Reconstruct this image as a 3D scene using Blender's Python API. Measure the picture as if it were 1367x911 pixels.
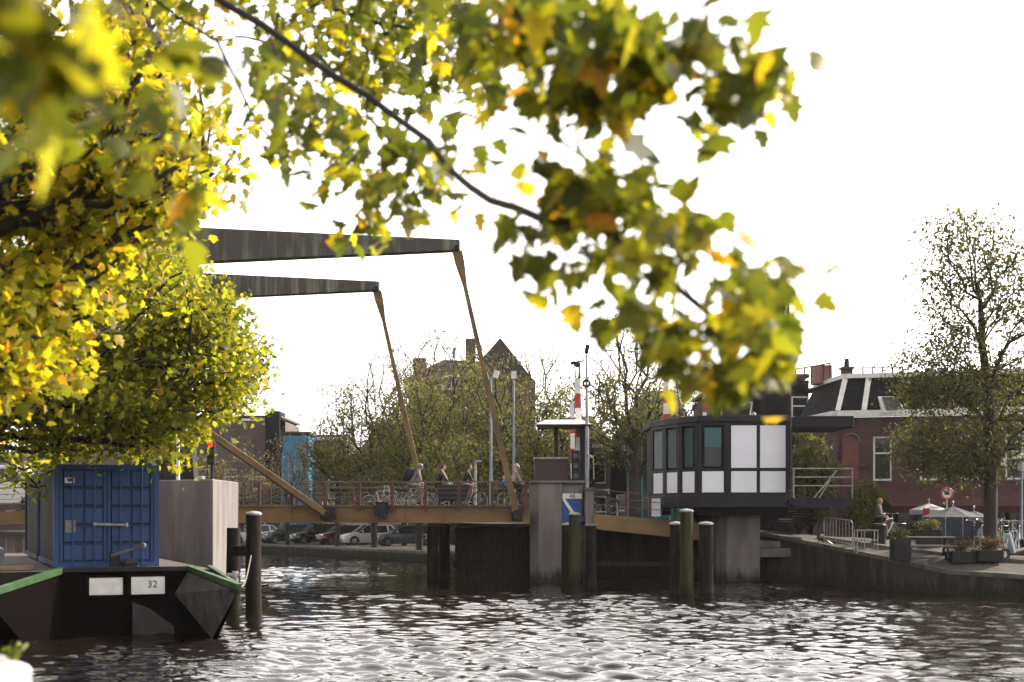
import bpy, bmesh, math, random
import numpy as np
from mathutils import Vector, Matrix
from mathutils.geometry import delaunay_2d_cdt
R = math.radians
for o in list(bpy.data.objects): bpy.data.objects.remove(o)
sc = bpy.context.scene
col = sc.collection
F, CH = 1899.0, 2.8            # focal length in photo pixels, eye height above the water

# ---------------- camera, sky, sun, exposure ----------------
cam = bpy.data.cameras.new('camera'); camo = bpy.data.objects.new('camera', cam); col.objects.link(camo)
camo.location = (0, 0, CH); camo.rotation_euler = (R(90), 0, 0)
cam.sensor_width = 36; cam.lens = 50.0
cam.shift_y = (688 - 455.5) / 1367
cam.clip_start = 0.1; cam.clip_end = 6000
cam.dof.use_dof = True; cam.dof.focus_distance = 50; cam.dof.aperture_fstop = 1.4; cam.dof.aperture_blades = 0
sc.camera = camo
SUN_AZ, SUN_EL = 58, 33        # to the right of the view, ahead of the camera
world = bpy.data.worlds.new('World'); sc.world = world; world.use_nodes = True
wn, wl = world.node_tree.nodes, world.node_tree.links
sky = wn.new('ShaderNodeTexSky'); sky.sky_type = 'NISHITA'; sky.sun_disc = False
sky.sun_elevation = R(SUN_EL); sky.sun_rotation = R(SUN_AZ); sky.dust_density = 2.5; sky.air_density = 1.0; sky.altitude = 0
hs = wn.new('ShaderNodeHueSaturation'); hs.inputs['Saturation'].default_value = 0.22; hs.inputs['Value'].default_value = 1.0
wtc = wn.new('ShaderNodeTexCoord'); wno = wn.new('ShaderNodeTexNoise'); wno.inputs['Scale'].default_value = 2.2; wno.inputs['Detail'].default_value = 5
wmp = wn.new('ShaderNodeMapping'); wmp.inputs['Scale'].default_value = (1, 1, 3.5)
wr = wn.new('ShaderNodeMapRange'); wr.inputs[1].default_value = 0.35; wr.inputs[2].default_value = 0.7; wr.inputs[3].default_value = 0.45; wr.inputs[4].default_value = 0.9
wm = wn.new('ShaderNodeMix'); wm.data_type = 'RGBA'; wm.inputs[7].default_value = (11.5, 11.2, 11.1, 1)
sdir = (math.sin(R(SUN_AZ)) * math.cos(R(SUN_EL)), math.cos(R(SUN_AZ)) * math.cos(R(SUN_EL)), math.sin(R(SUN_EL)))
wd = wn.new('ShaderNodeVectorMath'); wd.operation = 'DOT_PRODUCT'; wd.inputs[1].default_value = sdir; wl.new(wtc.outputs['Generated'], wd.inputs[0])
wa = wn.new('ShaderNodeMapRange'); wa.inputs[1].default_value = -1; wa.inputs[2].default_value = 1; wl.new(wd.outputs['Value'], wa.inputs[0])
wp_ = wn.new('ShaderNodeMath'); wp_.operation = 'POWER'; wp_.inputs[1].default_value = 3.2; wl.new(wa.outputs[0], wp_.inputs[0])
wb = wn.new('ShaderNodeMath'); wb.operation = 'MULTIPLY_ADD'; wb.inputs[1].default_value = 30; wb.inputs[2].default_value = 8; wl.new(wp_.outputs[0], wb.inputs[0])   # thin cloud, brighter towards the sun
wz = wn.new('ShaderNodeSeparateXYZ'); wl.new(wtc.outputs['Generated'], wz.inputs[0])
we = wn.new('ShaderNodeMapRange'); we.inputs[1].default_value = .28; we.inputs[2].default_value = .85; we.inputs[3].default_value = 1.0; we.inputs[4].default_value = .28; wl.new(wz.outputs[2], we.inputs[0])   # haze is brightest low down
wy = wn.new('ShaderNodeMath'); wy.operation = 'MULTIPLY'; wl.new(wb.outputs[0], wy.inputs[0]); wl.new(we.outputs[0], wy.inputs[1])
wc = wn.new('ShaderNodeVectorMath'); wc.operation = 'SCALE'; wc.inputs[0].default_value = (1.0, .95, .925); wl.new(wy.outputs[0], wc.inputs['Scale']); wl.new(wc.outputs[0], wm.inputs[7])
wl.new(wtc.outputs['Generated'], wmp.inputs[0]); wl.new(wmp.outputs[0], wno.inputs['Vector']); wl.new(wno.outputs[0], wr.inputs[0]); wl.new(wr.outputs[0], wm.inputs[0])
wl.new(sky.outputs[0], hs.inputs['Color']); wl.new(hs.outputs[0], wm.inputs[6])
wl.new(wm.outputs[2], wn['Background'].inputs[0]); wn['Background'].inputs[1].default_value = 0.11
sl = bpy.data.lights.new('sun', 'SUN'); sl.energy = 4.9; sl.angle = R(0.6); sl.color = (1.0, 0.87, 0.70)
so = bpy.data.objects.new('sun', sl); col.objects.link(so); so.location = (30, 20, 40)
sd = Vector((math.sin(R(SUN_AZ)) * math.cos(R(SUN_EL)), math.cos(R(SUN_AZ)) * math.cos(R(SUN_EL)), math.sin(R(SUN_EL))))
so.rotation_euler = sd.to_track_quat('Z', 'Y').to_euler()
vs = sc.view_settings; vs.view_transform = 'Standard'; vs.look = 'None'; vs.exposure = 0.88; vs.gamma = 1.0
sc.cycles.use_adaptive_sampling = True; sc.cycles.adaptive_threshold = 0.02
sc.cycles.use_denoising = True
sc.cycles.max_bounces = 6; sc.cycles.diffuse_bounces = 4; sc.cycles.transparent_max_bounces = 6
sc.cycles.sample_clamp_indirect = 4; sc.cycles.caustics_reflective = False; sc.cycles.caustics_refractive = False

# ---------------- helpers ----------------
def P(px, py, D): return Vector(((px - 683.5) * D / F, D, CH - (py - 688) * D / F))
OFF = {}
def thing(name, label, cat, loc=(0, 0, 0), rz=0, group=None):
    o = bpy.data.objects.new(name, None); col.objects.link(o); o.location = loc; o.rotation_euler = (0, 0, rz)
    o['label'] = label; o['category'] = cat
    if group: o['group'] = group
    o.empty_display_size = .2
    OFF[o.name] = Vector(loc); return o
def tag(o, label=None, cat=None, group=None, kind=None):
    if label: o['label'] = label
    if cat: o['category'] = cat
    if group: o['group'] = group
    if kind: o['kind'] = kind
    return o
def copy_tree(o, parent=None):
    c = o.copy(); col.objects.link(c)
    if parent: c.parent = parent
    for ch in list(o.children): copy_tree(ch, c)
    return c

class MB:
    def __init__(s): s.v = []; s.f = []
    def add(s, vs, fs):
        b = len(s.v); s.v += [Vector(v) for v in vs]; s.f += [[b + i for i in f] for f in fs]; return s
    def box(s, c, d, rz=0, M=None):
        c = Vector(c); hx, hy, hz = d[0] / 2, d[1] / 2, d[2] / 2
        m = M if M else Matrix.Rotation(rz, 3, 'Z')
        vs = [c + m @ Vector((x * hx, y * hy, z * hz)) for x in (-1, 1) for y in (-1, 1) for z in (-1, 1)]
        return s.add(vs, [(0, 1, 3, 2), (4, 6, 7, 5), (0, 4, 5, 1), (2, 3, 7, 6), (0, 2, 6, 4), (1, 5, 7, 3)])
    def bb(s, x0, x1, y0, y1, z0, z1): return s.box(((x0 + x1) / 2, (y0 + y1) / 2, (z0 + z1) / 2), (x1 - x0, y1 - y0, z1 - z0))
    def bar(s, a, b, w, h=None, w2=None, h2=None, side=None):
        a, b = Vector(a), Vector(b); h = h or w; w2 = w2 or w; h2 = h2 or h
        d = (b - a).normalized(); up = Vector((0, 0, 1)) if abs(d.z) < .95 else Vector((0, 1, 0))
        x = Vector(side).normalized() if side else d.cross(up).normalized(); y = x.cross(d).normalized()
        vs = []
        for p, ww, hh in ((a, w, h), (b, w2, h2)):
            for i, j in ((-1, -1), (1, -1), (1, 1), (-1, 1)): vs.append(p + x * (i * ww / 2) + y * (j * hh / 2))
        return s.add(vs, [(0, 1, 2, 3), (7, 6, 5, 4), (0, 4, 5, 1), (1, 5, 6, 2), (2, 6, 7, 3), (3, 7, 4, 0)])
    def tube(s, pts, r, n=8, cap=True):
        pts = [Vector(p) for p in pts]; k = len(pts)
        rs = r if isinstance(r, (list, tuple)) else [r] * k
        b = len(s.v); px = None
        for i, p in enumerate(pts):
            d = ((pts[min(i + 1, k - 1)] - pts[max(i - 1, 0)]) or Vector((0, 0, 1))).normalized()
            if px is None: px = d.orthogonal().normalized()
            x = (px - d * px.dot(d)); x = x.normalized() if x.length > 1e-6 else d.orthogonal().normalized(); px = x
            y = d.cross(x)
            for j in range(n):
                t = 2 * math.pi * j / n; s.v.append(p + (x * math.cos(t) + y * math.sin(t)) * rs[i])
        for i in range(k - 1):
            for j in range(n):
                a0 = b + i * n + j; a1 = b + i * n + (j + 1) % n
                s.f.append([a0, a1, a1 + n, a0 + n])
        if cap: s.f.append([b + j for j in range(n)][::-1]); s.f.append([b + (k - 1) * n + j for j in range(n)])
        return s
    def prism(s, poly, ext):
        n = len(poly); e = Vector(ext); p = [Vector(q) for q in poly]
        return s.add(p + [q + e for q in p], [list(range(n)), [n + i for i in range(n)][::-1]] + [[i, n + i, n + (i + 1) % n, (i + 1) % n] for i in range(n)])
    def lathe(s, prof, c=(0, 0, 0), n=16, sx=1, sy=1):
        c = Vector(c); b = len(s.v)
        for r, z in prof:
            for j in range(n):
                t = 2 * math.pi * j / n; s.v.append(c + Vector((r * sx * math.cos(t), r * sy * math.sin(t), z)))
        for i in range(len(prof) - 1):
            for j in range(n):
                a0 = b + i * n + j; a1 = b + i * n + (j + 1) % n
                s.f.append([a0, a1, a1 + n, a0 + n])
        s.f.append([b + j for j in range(n)][::-1]); s.f.append([b + (len(prof) - 1) * n + j for j in range(n)])
        return s
    def ell(s, c, r, n=10, m=7, rot=None):
        c = Vector(c); b = len(s.v)
        for i in range(m + 1):
            a = math.pi * i / m - math.pi / 2
            for j in range(n):
                t = 2 * math.pi * j / n
                q = Vector((r[0] * math.cos(a) * math.cos(t), r[1] * math.cos(a) * math.sin(t), r[2] * math.sin(a)))
                if rot: q = rot @ q
                s.v.append(c + q)
        for i in range(m):
            for j in range(n):
                a0 = b + i * n + j; a1 = b + i * n + (j + 1) % n
                s.f.append([a0, a1, a1 + n, a0 + n])
        return s
    def torus(s, c, R_, r, axis='Y', n=24, m=6, a0=0, a1=2 * math.pi):
        pts = []
        full = abs(a1 - a0 - 2 * math.pi) < 1e-6
        for i in range(n + 1):
            t = a0 + (a1 - a0) * i / n
            q = Vector((math.cos(t) * R_, 0, math.sin(t) * R_)) if axis == 'Y' else Vector((math.cos(t) * R_, math.sin(t) * R_, 0)) if axis == 'Z' else Vector((0, math.cos(t) * R_, math.sin(t) * R_))
            pts.append(Vector(c) + q)
        return s.tube(pts, r, m, cap=not full)
    def build(s, name, mat, parent=None, smooth=False, bevel=0, world=True):
        off = OFF.get(parent.name, Vector()) if (parent is not None and world) else Vector()
        me = bpy.data.meshes.new(name)
        me.from_pydata([tuple(v - off) for v in s.v], [], s.f)
        bm = bmesh.new(); bm.from_mesh(me); bmesh.ops.remove_doubles(bm, verts=bm.verts, dist=1e-5); bmesh.ops.recalc_face_normals(bm, faces=bm.faces); bm.to_mesh(me); bm.free()
        if smooth:
            for p in me.polygons: p.use_smooth = True
            if smooth != 'all':
                me.set_sharp_from_angle(angle=R(38))
        me.materials.append(mat)
        o = bpy.data.objects.new(name, me); col.objects.link(o)
        if parent is not None: o.parent = parent; OFF[o.name] = off
        if bevel:
            b = o.modifiers.new('bevel', 'BEVEL'); b.width = bevel; b.segments = 1; b.limit_method = 'ANGLE'; b.angle_limit = R(50)
        return o

def text(name, body, mat, parent, loc, size, rot, ext=.003):
    cu = bpy.data.curves.new(name, 'FONT'); cu.body = body; cu.size = size; cu.align_x = 'CENTER'; cu.align_y = 'CENTER'; cu.extrude = ext
    t = bpy.data.objects.new(name, cu); col.objects.link(t)
    me = bpy.data.meshes.new_from_object(t); bpy.data.objects.remove(t)
    M = Matrix.Translation(Vector(loc) - (OFF.get(parent.name, Vector()))) @ rot.to_4x4()
    me.transform(M); me.materials.clear(); me.materials.append(mat)
    o = bpy.data.objects.new(name, me); col.objects.link(o); o.parent = parent; return o

# ---------------- materials ----------------
def pm(name, c, c2=None, rough=.7, scale=2.0, stretch=(1, 1, 1), bump=0.0, metal=0, lo=.35, hi=.65, spec=.5, detail=6, fine=0.12, coat=0, wet=0):
    m = bpy.data.materials.new(name); m.use_nodes = True
    n, l = m.node_tree.nodes, m.node_tree.links; b = n['Principled BSDF']
    c2 = c2 or tuple(x * .6 for x in c)
    tc = n.new('ShaderNodeTexCoord'); mp = n.new('ShaderNodeMapping'); mp.inputs['Scale'].default_value = stretch
    oi = n.new('ShaderNodeObjectInfo'); va = n.new('ShaderNodeVectorMath'); va.operation = 'ADD'
    l.new(tc.outputs['Object'], va.inputs[0]); l.new(oi.outputs['Location'], va.inputs[1]); l.new(va.outputs[0], mp.inputs[0])
    no = n.new('ShaderNodeTexNoise'); no.inputs['Scale'].default_value = scale; no.inputs['Detail'].default_value = detail; l.new(mp.outputs[0], no.inputs['Vector'])
    cr = n.new('ShaderNodeMapRange'); cr.inputs[1].default_value = lo; cr.inputs[2].default_value = hi; l.new(no.outputs[0], cr.inputs[0])
    mx = n.new('ShaderNodeMix'); mx.data_type = 'RGBA'; mx.inputs[6].default_value = (*c, 1); mx.inputs[7].default_value = (*c2, 1); l.new(cr.outputs[0], mx.inputs[0])
    n2 = n.new('ShaderNodeTexNoise'); n2.inputs['Scale'].default_value = scale * 9; n2.inputs['Detail'].default_value = 4; l.new(mp.outputs[0], n2.inputs['Vector'])
    mr = n.new('ShaderNodeMapRange'); mr.inputs[3].default_value = 1 - fine * 2; mr.inputs[4].default_value = 1 + fine * 2; l.new(n2.outputs[0], mr.inputs[0])
    mu = n.new('ShaderNodeMix'); mu.data_type = 'RGBA'; mu.blend_type = 'MULTIPLY'; mu.inputs[0].default_value = 1; l.new(mx.outputs[2], mu.inputs[6]); l.new(mr.outputs[0], mu.inputs[7])
    if wet:      # algae and tide stain just above the water line
        ge = n.new('ShaderNodeNewGeometry'); sz = n.new('ShaderNodeSeparateXYZ'); l.new(ge.outputs['Position'], sz.inputs[0])
        wn3 = n.new('ShaderNodeTexNoise'); wn3.inputs['Scale'].default_value = 2.5; wn3.inputs['Detail'].default_value = 5; mp3 = n.new('ShaderNodeMapping'); mp3.inputs['Scale'].default_value = (3, 3, .4); l.new(ge.outputs['Position'], mp3.inputs[0]); l.new(mp3.outputs[0], wn3.inputs['Vector'])
        ma = n.new('ShaderNodeMath'); ma.operation = 'MULTIPLY_ADD'; ma.inputs[1].default_value = -wet * 1.6; l.new(wn3.outputs[0], ma.inputs[0]); l.new(sz.outputs[2], ma.inputs[2])
        ws = n.new('ShaderNodeMapRange'); ws.inputs[1].default_value = -wet * .55; ws.inputs[2].default_value = wet * .12; ws.inputs[3].default_value = 1; ws.inputs[4].default_value = 0; l.new(ma.outputs[0], ws.inputs[0])
        wx_ = n.new('ShaderNodeMix'); wx_.data_type = 'RGBA'; wx_.inputs[7].default_value = (.016, .018, .010, 1); l.new(ws.outputs[0], wx_.inputs[0]); l.new(mu.outputs[2], wx_.inputs[6]); mu = wx_
    l.new(mu.outputs[2], b.inputs['Base Color']); b.inputs['Metallic'].default_value = metal
    rr = n.new('ShaderNodeMapRange'); rr.inputs[3].default_value = max(.05, rough - .12); rr.inputs[4].default_value = min(1, rough + .12); l.new(no.outputs[0], rr.inputs[0]); l.new(rr.outputs[0], b.inputs['Roughness'])
    b.inputs['Specular IOR Level'].default_value = spec
    if coat: b.inputs['Coat Weight'].default_value = coat; b.inputs['Coat Roughness'].default_value = .08
    if bump:
        bp = n.new('ShaderNodeBump'); bp.inputs['Strength'].default_value = bump; bp.inputs['Distance'].default_value = .02; l.new(n2.outputs[0], bp.inputs['Height']); l.new(bp.outputs[0], b.inputs['Normal'])
    m.node_tree.nodes['Principled BSDF'].name = 'B'
    return m
def glass_mat(name, c=(.02, .025, .03), rough=.06):
    m = bpy.data.materials.new(name); m.use_nodes = True; b = m.node_tree.nodes['Principled BSDF']
    n, l = m.node_tree.nodes, m.node_tree.links
    b.inputs['Base Color'].default_value = (*c, 1); b.inputs['Roughness'].default_value = rough; b.inputs['IOR'].default_value = 1.5
    tc = n.new('ShaderNodeTexCoord'); no = n.new('ShaderNodeTexNoise'); no.inputs['Scale'].default_value = 1.3; l.new(tc.outputs['Object'], no.inputs['Vector'])
    bp = n.new('ShaderNodeBump'); bp.inputs['Strength'].default_value = .08; bp.inputs['Distance'].default_value = .05; l.new(no.outputs[0], bp.inputs['Height']); l.new(bp.outputs[0], b.inputs['Normal'])
    return m
def emis(name, c, s):
    m = bpy.data.materials.new(name); m.use_nodes = True; b = m.node_tree.nodes['Principled BSDF']
    b.inputs['Base Color'].default_value = (*c, 1); b.inputs['Emission Color'].default_value = (*c, 1); b.inputs['Emission Strength'].default_value = s; return m
def brick(name, c1, c2, mortar, scale=1.0):
    m = bpy.data.materials.new(name); m.use_nodes = True; n, l = m.node_tree.nodes, m.node_tree.links; b = n['Principled BSDF']
    tc = n.new('ShaderNodeTexCoord'); sp = n.new('ShaderNodeSeparateXYZ'); cb = n.new('ShaderNodeCombineXYZ'); ad = n.new('ShaderNodeMath'); ad.operation = 'ADD'
    l.new(tc.outputs['Object'], sp.inputs[0]); l.new(sp.outputs[0], ad.inputs[0]); l.new(sp.outputs[1], ad.inputs[1]); l.new(ad.outputs[0], cb.inputs[0]); l.new(sp.outputs[2], cb.inputs[1])
    bt = n.new('ShaderNodeTexBrick'); bt.inputs['Scale'].default_value = scale; bt.inputs['Brick Width'].default_value = .22; bt.inputs['Row Height'].default_value = .065; bt.inputs['Mortar Size'].default_value = .008
    bt.inputs['Color1'].default_value = (*c1, 1); bt.inputs['Color2'].default_value = (*c2, 1); bt.inputs['Mortar'].default_value = (*mortar, 1); l.new(cb.outputs[0], bt.inputs['Vector'])
    no = n.new('ShaderNodeTexNoise'); no.inputs['Scale'].default_value = .7; no.inputs['Detail'].default_value = 8; l.new(tc.outputs['Object'], no.inputs['Vector'])
    mr = n.new('ShaderNodeMapRange'); mr.inputs[1].default_value = .3; mr.inputs[2].default_value = .7; mr.inputs[3].default_value = .65; mr.inputs[4].default_value = 1.25; l.new(no.outputs[0], mr.inputs[0])
    mu = n.new('ShaderNodeMix'); mu.data_type = 'RGBA'; mu.blend_type = 'MULTIPLY'; mu.inputs[0].default_value = 1; l.new(bt.outputs[0], mu.inputs[6]); l.new(mr.outputs[0], mu.inputs[7])
    l.new(mu.outputs[2], b.inputs['Base Color']); b.inputs['Roughness'].default_value = .85; return m
def leaf_mat(name, stops, transl=.5, rough=.5):
    m = bpy.data.materials.new(name); m.use_nodes = True; n, l = m.node_tree.nodes, m.node_tree.links; b = n['Principled BSDF']
    ge = n.new('ShaderNodeNewGeometry'); cr = n.new('ShaderNodeValToRGB'); l.new(ge.outputs['Random Per Island'], cr.inputs[0])
    e = cr.color_ramp.elements; e[0].position = stops[0][0]; e[0].color = (*stops[0][1], 1); e[1].position = stops[-1][0]; e[1].color = (*stops[-1][1], 1)
    for p, c in stops[1:-1]: q = e.new(p); q.color = (*c, 1)
    tc = n.new('ShaderNodeTexCoord'); no = n.new('ShaderNodeTexNoise'); no.inputs['Scale'].default_value = .9; l.new(tc.outputs['Object'], no.inputs['Vector'])
    mr = n.new('ShaderNodeMapRange'); mr.inputs[1].default_value = .3; mr.inputs[2].default_value = .7; mr.inputs[3].default_value = .72; mr.inputs[4].default_value = 1.25; l.new(no.outputs[0], mr.inputs[0])
    mu = n.new('ShaderNodeMix'); mu.data_type = 'RGBA'; mu.blend_type = 'MULTIPLY'; mu.inputs[0].default_value = 1; l.new(cr.outputs[0], mu.inputs[6]); l.new(mr.outputs[0], mu.inputs[7])
    ns = n.new('ShaderNodeTexNoise'); ns.inputs['Scale'].default_value = 22; ns.inputs['Detail'].default_value = 3; l.new(tc.outputs['Object'], ns.inputs['Vector'])
    sr = n.new('ShaderNodeMapRange'); sr.inputs[1].default_value = .52; sr.inputs[2].default_value = .72; sr.inputs[4].default_value = .55; l.new(ns.outputs[0], sr.inputs[0])
    sx = n.new('ShaderNodeMix'); sx.data_type = 'RGBA'; sx.inputs[7].default_value = (.14, .10, .02, 1); l.new(sr.outputs[0], sx.inputs[0]); l.new(mu.outputs[2], sx.inputs[6]); mu = sx
    l.new(mu.outputs[2], b.inputs['Base Color']); b.inputs['Roughness'].default_value = rough; b.inputs['Specular IOR Level'].default_value = .3
    tr = n.new('ShaderNodeBsdfTranslucent'); ms = n.new('ShaderNodeMixShader'); ms.inputs[0].default_value = transl
    g = n.new('ShaderNodeMix'); g.data_type = 'RGBA'; g.blend_type = 'MULTIPLY'; g.inputs[0].default_value = 1; g.inputs[7].default_value = (2.2, 2.15, .95, 1); l.new(mu.outputs[2], g.inputs[6])
    l.new(g.outputs[2], tr.inputs[0]); l.new(b.outputs[0], ms.inputs[1]); l.new(tr.outputs[0], ms.inputs[2]); l.new(ms.outputs[0], n['Material Output'].inputs[0]); return m

M = {}
M['concrete'] = pm('concrete', (.20, .18, .17), (.125, .113, .108), .85, 1.3, (1.6, 1.6, .28), bump=.6, wet=.7)
M['concrete_dark'] = pm('concrete_dark', (.16, .15, .14), (.09, .085, .08), .85, 1.0, (1, 1, .35), bump=.5, wet=.7)
M['ochre'] = pm('ochre_paint', (.18, .105, .028), (.09, .052, .018), .55, .8, (.4, 1, 1.5), bump=.1)
M['beam'] = pm('weathered_timber_beam', (.06, .053, .048), (.20, .21, .15), .8, 2.0, (1.6, 1.6, .12), bump=.3, lo=.48, hi=.72)
M['steel_dark'] = pm('dark_steel', (.022, .018, .02), (.013, .012, .013), .65, 1.5, spec=.25)
M['black_panel'] = pm('charcoal_cladding', (.013, .012, .018), (.009, .0085, .013), .55, .6, spec=.3)
M['white_panel'] = pm('white_panel', (.82, .83, .88), (.74, .75, .80), .4, .5, fine=.02)
M['rust_red'] = pm('red_brown_paint', (.085, .022, .017), (.045, .014, .012), .6, 4)
M['wire'] = pm('galvanised', (.35, .34, .34), (.22, .2, .2), .45, 5, metal=.6)
M['rail_wire'] = pm('dull_rail_wire', (.13, .10, .095), (.08, .06, .055), .6, 5)
M['white'] = pm('white_paint', (.75, .74, .72), (.6, .58, .55), .5, 3, fine=.03)
M['grey_paint'] = pm('grey_blue_paint', (.30, .33, .38), (.2, .22, .26), .45, 3)
M['timber_wet'] = pm('wet_dark_timber', (.022, .017, .014), (.006, .005, .005), .75, 1.5, (3, 3, .25), bump=1.0, spec=.15, wet=.5)
M['timber_green'] = pm('mossy_timber', (.045, .05, .022), (.022, .02, .014), .85, 1.5, (3, 3, .3), bump=1.0, spec=.15, wet=.6)
M['pile_cap'] = pm('white_pile_cap', (.38, .37, .34), (.16, .155, .14), .6, 5)
M['asphalt'] = pm('asphalt', (.055, .053, .052), (.04, .04, .04), .9, 2, bump=.2)
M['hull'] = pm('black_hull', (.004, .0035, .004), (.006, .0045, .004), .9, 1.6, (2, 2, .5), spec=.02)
M['hull_grey'] = pm('lit_plate_grey_steel', (.10, .094, .094), (.045, .04, .04), .65, 2.2, (1.5, 1.5, .7), bump=.3)  # pale tone puts light on the prong plate into colour; streaks are rust
M['green_rail'] = pm('green_gunwale', (.022, .085, .016), (.014, .045, .012), .5, 3)
M['blue'] = pm('container_blue', (.006, .045, .155), (.005, .033, .115), .5, .9, fine=.05)
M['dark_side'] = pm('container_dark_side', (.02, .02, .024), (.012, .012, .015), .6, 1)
M['deck'] = pm('rusty_deck', (.10, .075, .055), (.045, .035, .03), .8, 1.2, bump=.4)
M['slate'] = pm('slate', (.016, .016, .019), (.010, .010, .012), .9, 2, (1, 1, 3), bump=.4, spec=.1)
M['brick_red'] = brick('red_brown_brick', (.082, .036, .034), (.06, .028, .028), (.065, .05, .05))
M['brick_brown'] = brick('brown_brick', (.12, .07, .055), (.09, .055, .045), (.10, .09, .08))
M['brick_purple'] = brick('purple_brick', (.11, .07, .07), (.085, .055, .056), (.09, .08, .08))
M['roof_dark'] = pm('dark_roof_tile', (.06, .045, .038), (.035, .028, .025), .8, 3, (1, 1, 4), bump=.4)
M['glass'] = glass_mat('window_glass'); M['glass_teal'] = glass_mat('teal_glass', (.02, .10, .11), .1)
M['awning'] = pm('red_brown_awning', (.055, .014, .016), (.04, .011, .013), .85, 1.5, fine=.05)
M['blue_wrap'] = pm('blue_sheeting', (.04, .20, .36), (.03, .13, .25), .5, .8, bump=.3)
M['green_net'] = pm('green_scaffold_net', (.01, .16, .12), (.008, .09, .075), .8, .9, bump=.3)
M['bark'] = pm('bark', (.032, .024, .020), (.016, .013, .011), .9, 3, (3, 3, .5), bump=.8)
M['bark_grey'] = pm('grey_bark', (.045, .036, .03), (.022, .018, .015), .9, 3, (3, 3, .6), bump=.6)
M['tyre'] = pm('tyre_rubber', (.02, .02, .02), (.03, .028, .027), .8, 6)
M['chrome'] = pm('bare_metal', (.55, .54, .52), (.4, .39, .38), .3, 6, metal=.9)
M['black'] = pm('black_paint', (.013, .013, .014), (.009, .009, .01), .55, 5, spec=.25)
M['red_paint'] = pm('red_paint', (.42, .035, .03), (.3, .03, .025), .5, 4)
M['stone'] = pm('coping_stone', (.13, .12, .105), (.06, .058, .048), .85, 2, bump=.4)
M['canal_wall'] = pm('wet_canal_wall', (.06, .052, .045), (.02, .018, .016), .85, 1.6, (1.5, 1.5, .35), bump=1.0, spec=.2, wet=.6)

# ---------------- ground, water ----------------
def bank_pts(raw, step=1.6):
    out = []
    for a, b in zip(raw[:-1], raw[1:]):
        L = math.hypot(b[0] - a[0], b[1] - a[1]); k = max(1, int(min(L / step, 14)))
        for i in range(k): t = i / k; out.append(tuple(a[j] + (b[j] - a[j]) * t for j in range(3)))
    out.append(raw[-1]); return out
BANK = bank_pts([(-420, 340, .6), (-120, 262, .6), (-66, 192, .6), (-19.2, 108, .6), (-5.2, 86, .6), (.5, 77, .9), (3.2, 70, 1.6), (3.9, 65.6, 2.1), (9.3, 63.6, 2.2), (10.7, 60.2, 2.05), (12.7, 58, 1.62), (13.9, 52.2, 1.24), (15.4, 50, .86), (17.5, 48.5, .76), (30, 44, .7), (90, 30, .7), (420, -30, .7)])
UPPER = [(12.9, 59.6, 1.86), (14.6, 54.2, 1.52), (16.2, 52, 1.32), (18.4, 50.4, 1.12), (30.6, 46, 1.05), (91, 32, 1.05)]
UP = bank_pts(UPPER, 1.2)
CTRL = [(x, y, z) for x, y, z in BANK] + UP + [(14.6, 59, 1.9), (16, 57.5, 1.8), (17, 54.5, 1.55), (19, 53, 1.5), (17, 60, 1.7), (23, 55, 1.5), (30, 55, 1.5), (30, 70, 1.6), (15, 70, 1.6), (22, 65, 1.6), (22, 85, 1.5), (8, 68, 2.3), (6, 66.5, 2.5), (8, 75, 2.2), (4, 76, 1.8), (8, 90, 1.4), (0, 85, 1.1), (0, 100, .8), (-10, 100, .6), (-20, 120, .6), (0, 140, .6), (40, 140, .8), (-60, 220, .6), (-10, 112, .6), (60, 60, 1.3), (100, 200, .6), (0, 400, .6), (-300, 800, .6), (300, 500, .6), (80, 100, 1)]
CA = np.array(CTRL)
def gz(x, y):
    d2 = (CA[:, 0] - x) ** 2 + (CA[:, 1] - y) ** 2 + 1e-4
    w = d2 ** -1.8
    return float((w * CA[:, 2]).sum() / w.sum())
def ground_sheet(name, boundary, inner, mat, hfun):
    vs = [Vector(p[:2]) for p in boundary]; nb = len(vs)
    def inside(x, y):
        c = False; j = nb - 1
        for i in range(nb):
            xi, yi = vs[i]; xj, yj = vs[j]
            if (yi > y) != (yj > y) and x < (xj - xi) * (y - yi) / (yj - yi) + xi: c = not c
            j = i
        return c
    pts = [Vector(p) for p in inner if inside(*p)]
    r = delaunay_2d_cdt(vs + pts, [], [list(range(nb))], 1, 1e-4)
    me = bpy.data.meshes.new(name)
    bz = {i: boundary[i][2] for i in range(nb)}
    co = []
    for k, v in enumerate(r[0]):
        og = [i for i in r[3][k] if i in bz]
        co.append((v.x, v.y, bz[og[0]] if og else hfun(v.x, v.y)))
    me.from_pydata(co, [], [list(f) for f in r[2]])
    bm = bmesh.new(); bm.from_mesh(me); bmesh.ops.recalc_face_normals(bm, faces=bm.faces)
    if sum(f.normal.z for f in bm.faces) < 0: bmesh.ops.reverse_faces(bm, faces=bm.faces)
    bm.to_mesh(me); bm.free(); me.materials.append(mat)
    o = bpy.data.objects.new(name, me); col.objects.link(o); o['kind'] = 'structure'; return o
gm = pm('paving_ground', (.07, .061, .056), (.032, .03, .028), .9, .35, bump=.5, lo=.3, hi=.7)
inner = [(x + .3 * math.sin(y), y) for x in np.arange(-30, 60, 1.7) for y in np.arange(46, 132, 1.7)] + [p[:2] for p in UP] + [(x, y) for x in range(-400, 700, 40) for y in range(60, 900, 40)]
ground_sheet('ground', BANK + [(1800, -60, .7), (1800, 3500, 0.6), (-1800, 3500, .6), (-1800, 900, .6)], inner, gm, gz)
NEAR = [(300, 9, 1.2), (-7, 9, 1.2), (-7.9, 14, 1.2), (-9.2, 22, 1.2), (-12.4, 30, 1.2), (-14.2, 38, 1.2), (-40, 40, 1.2), (-300, 60, 1.2), (-300, -200, 1.2), (300, -200, 1.2)]
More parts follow.
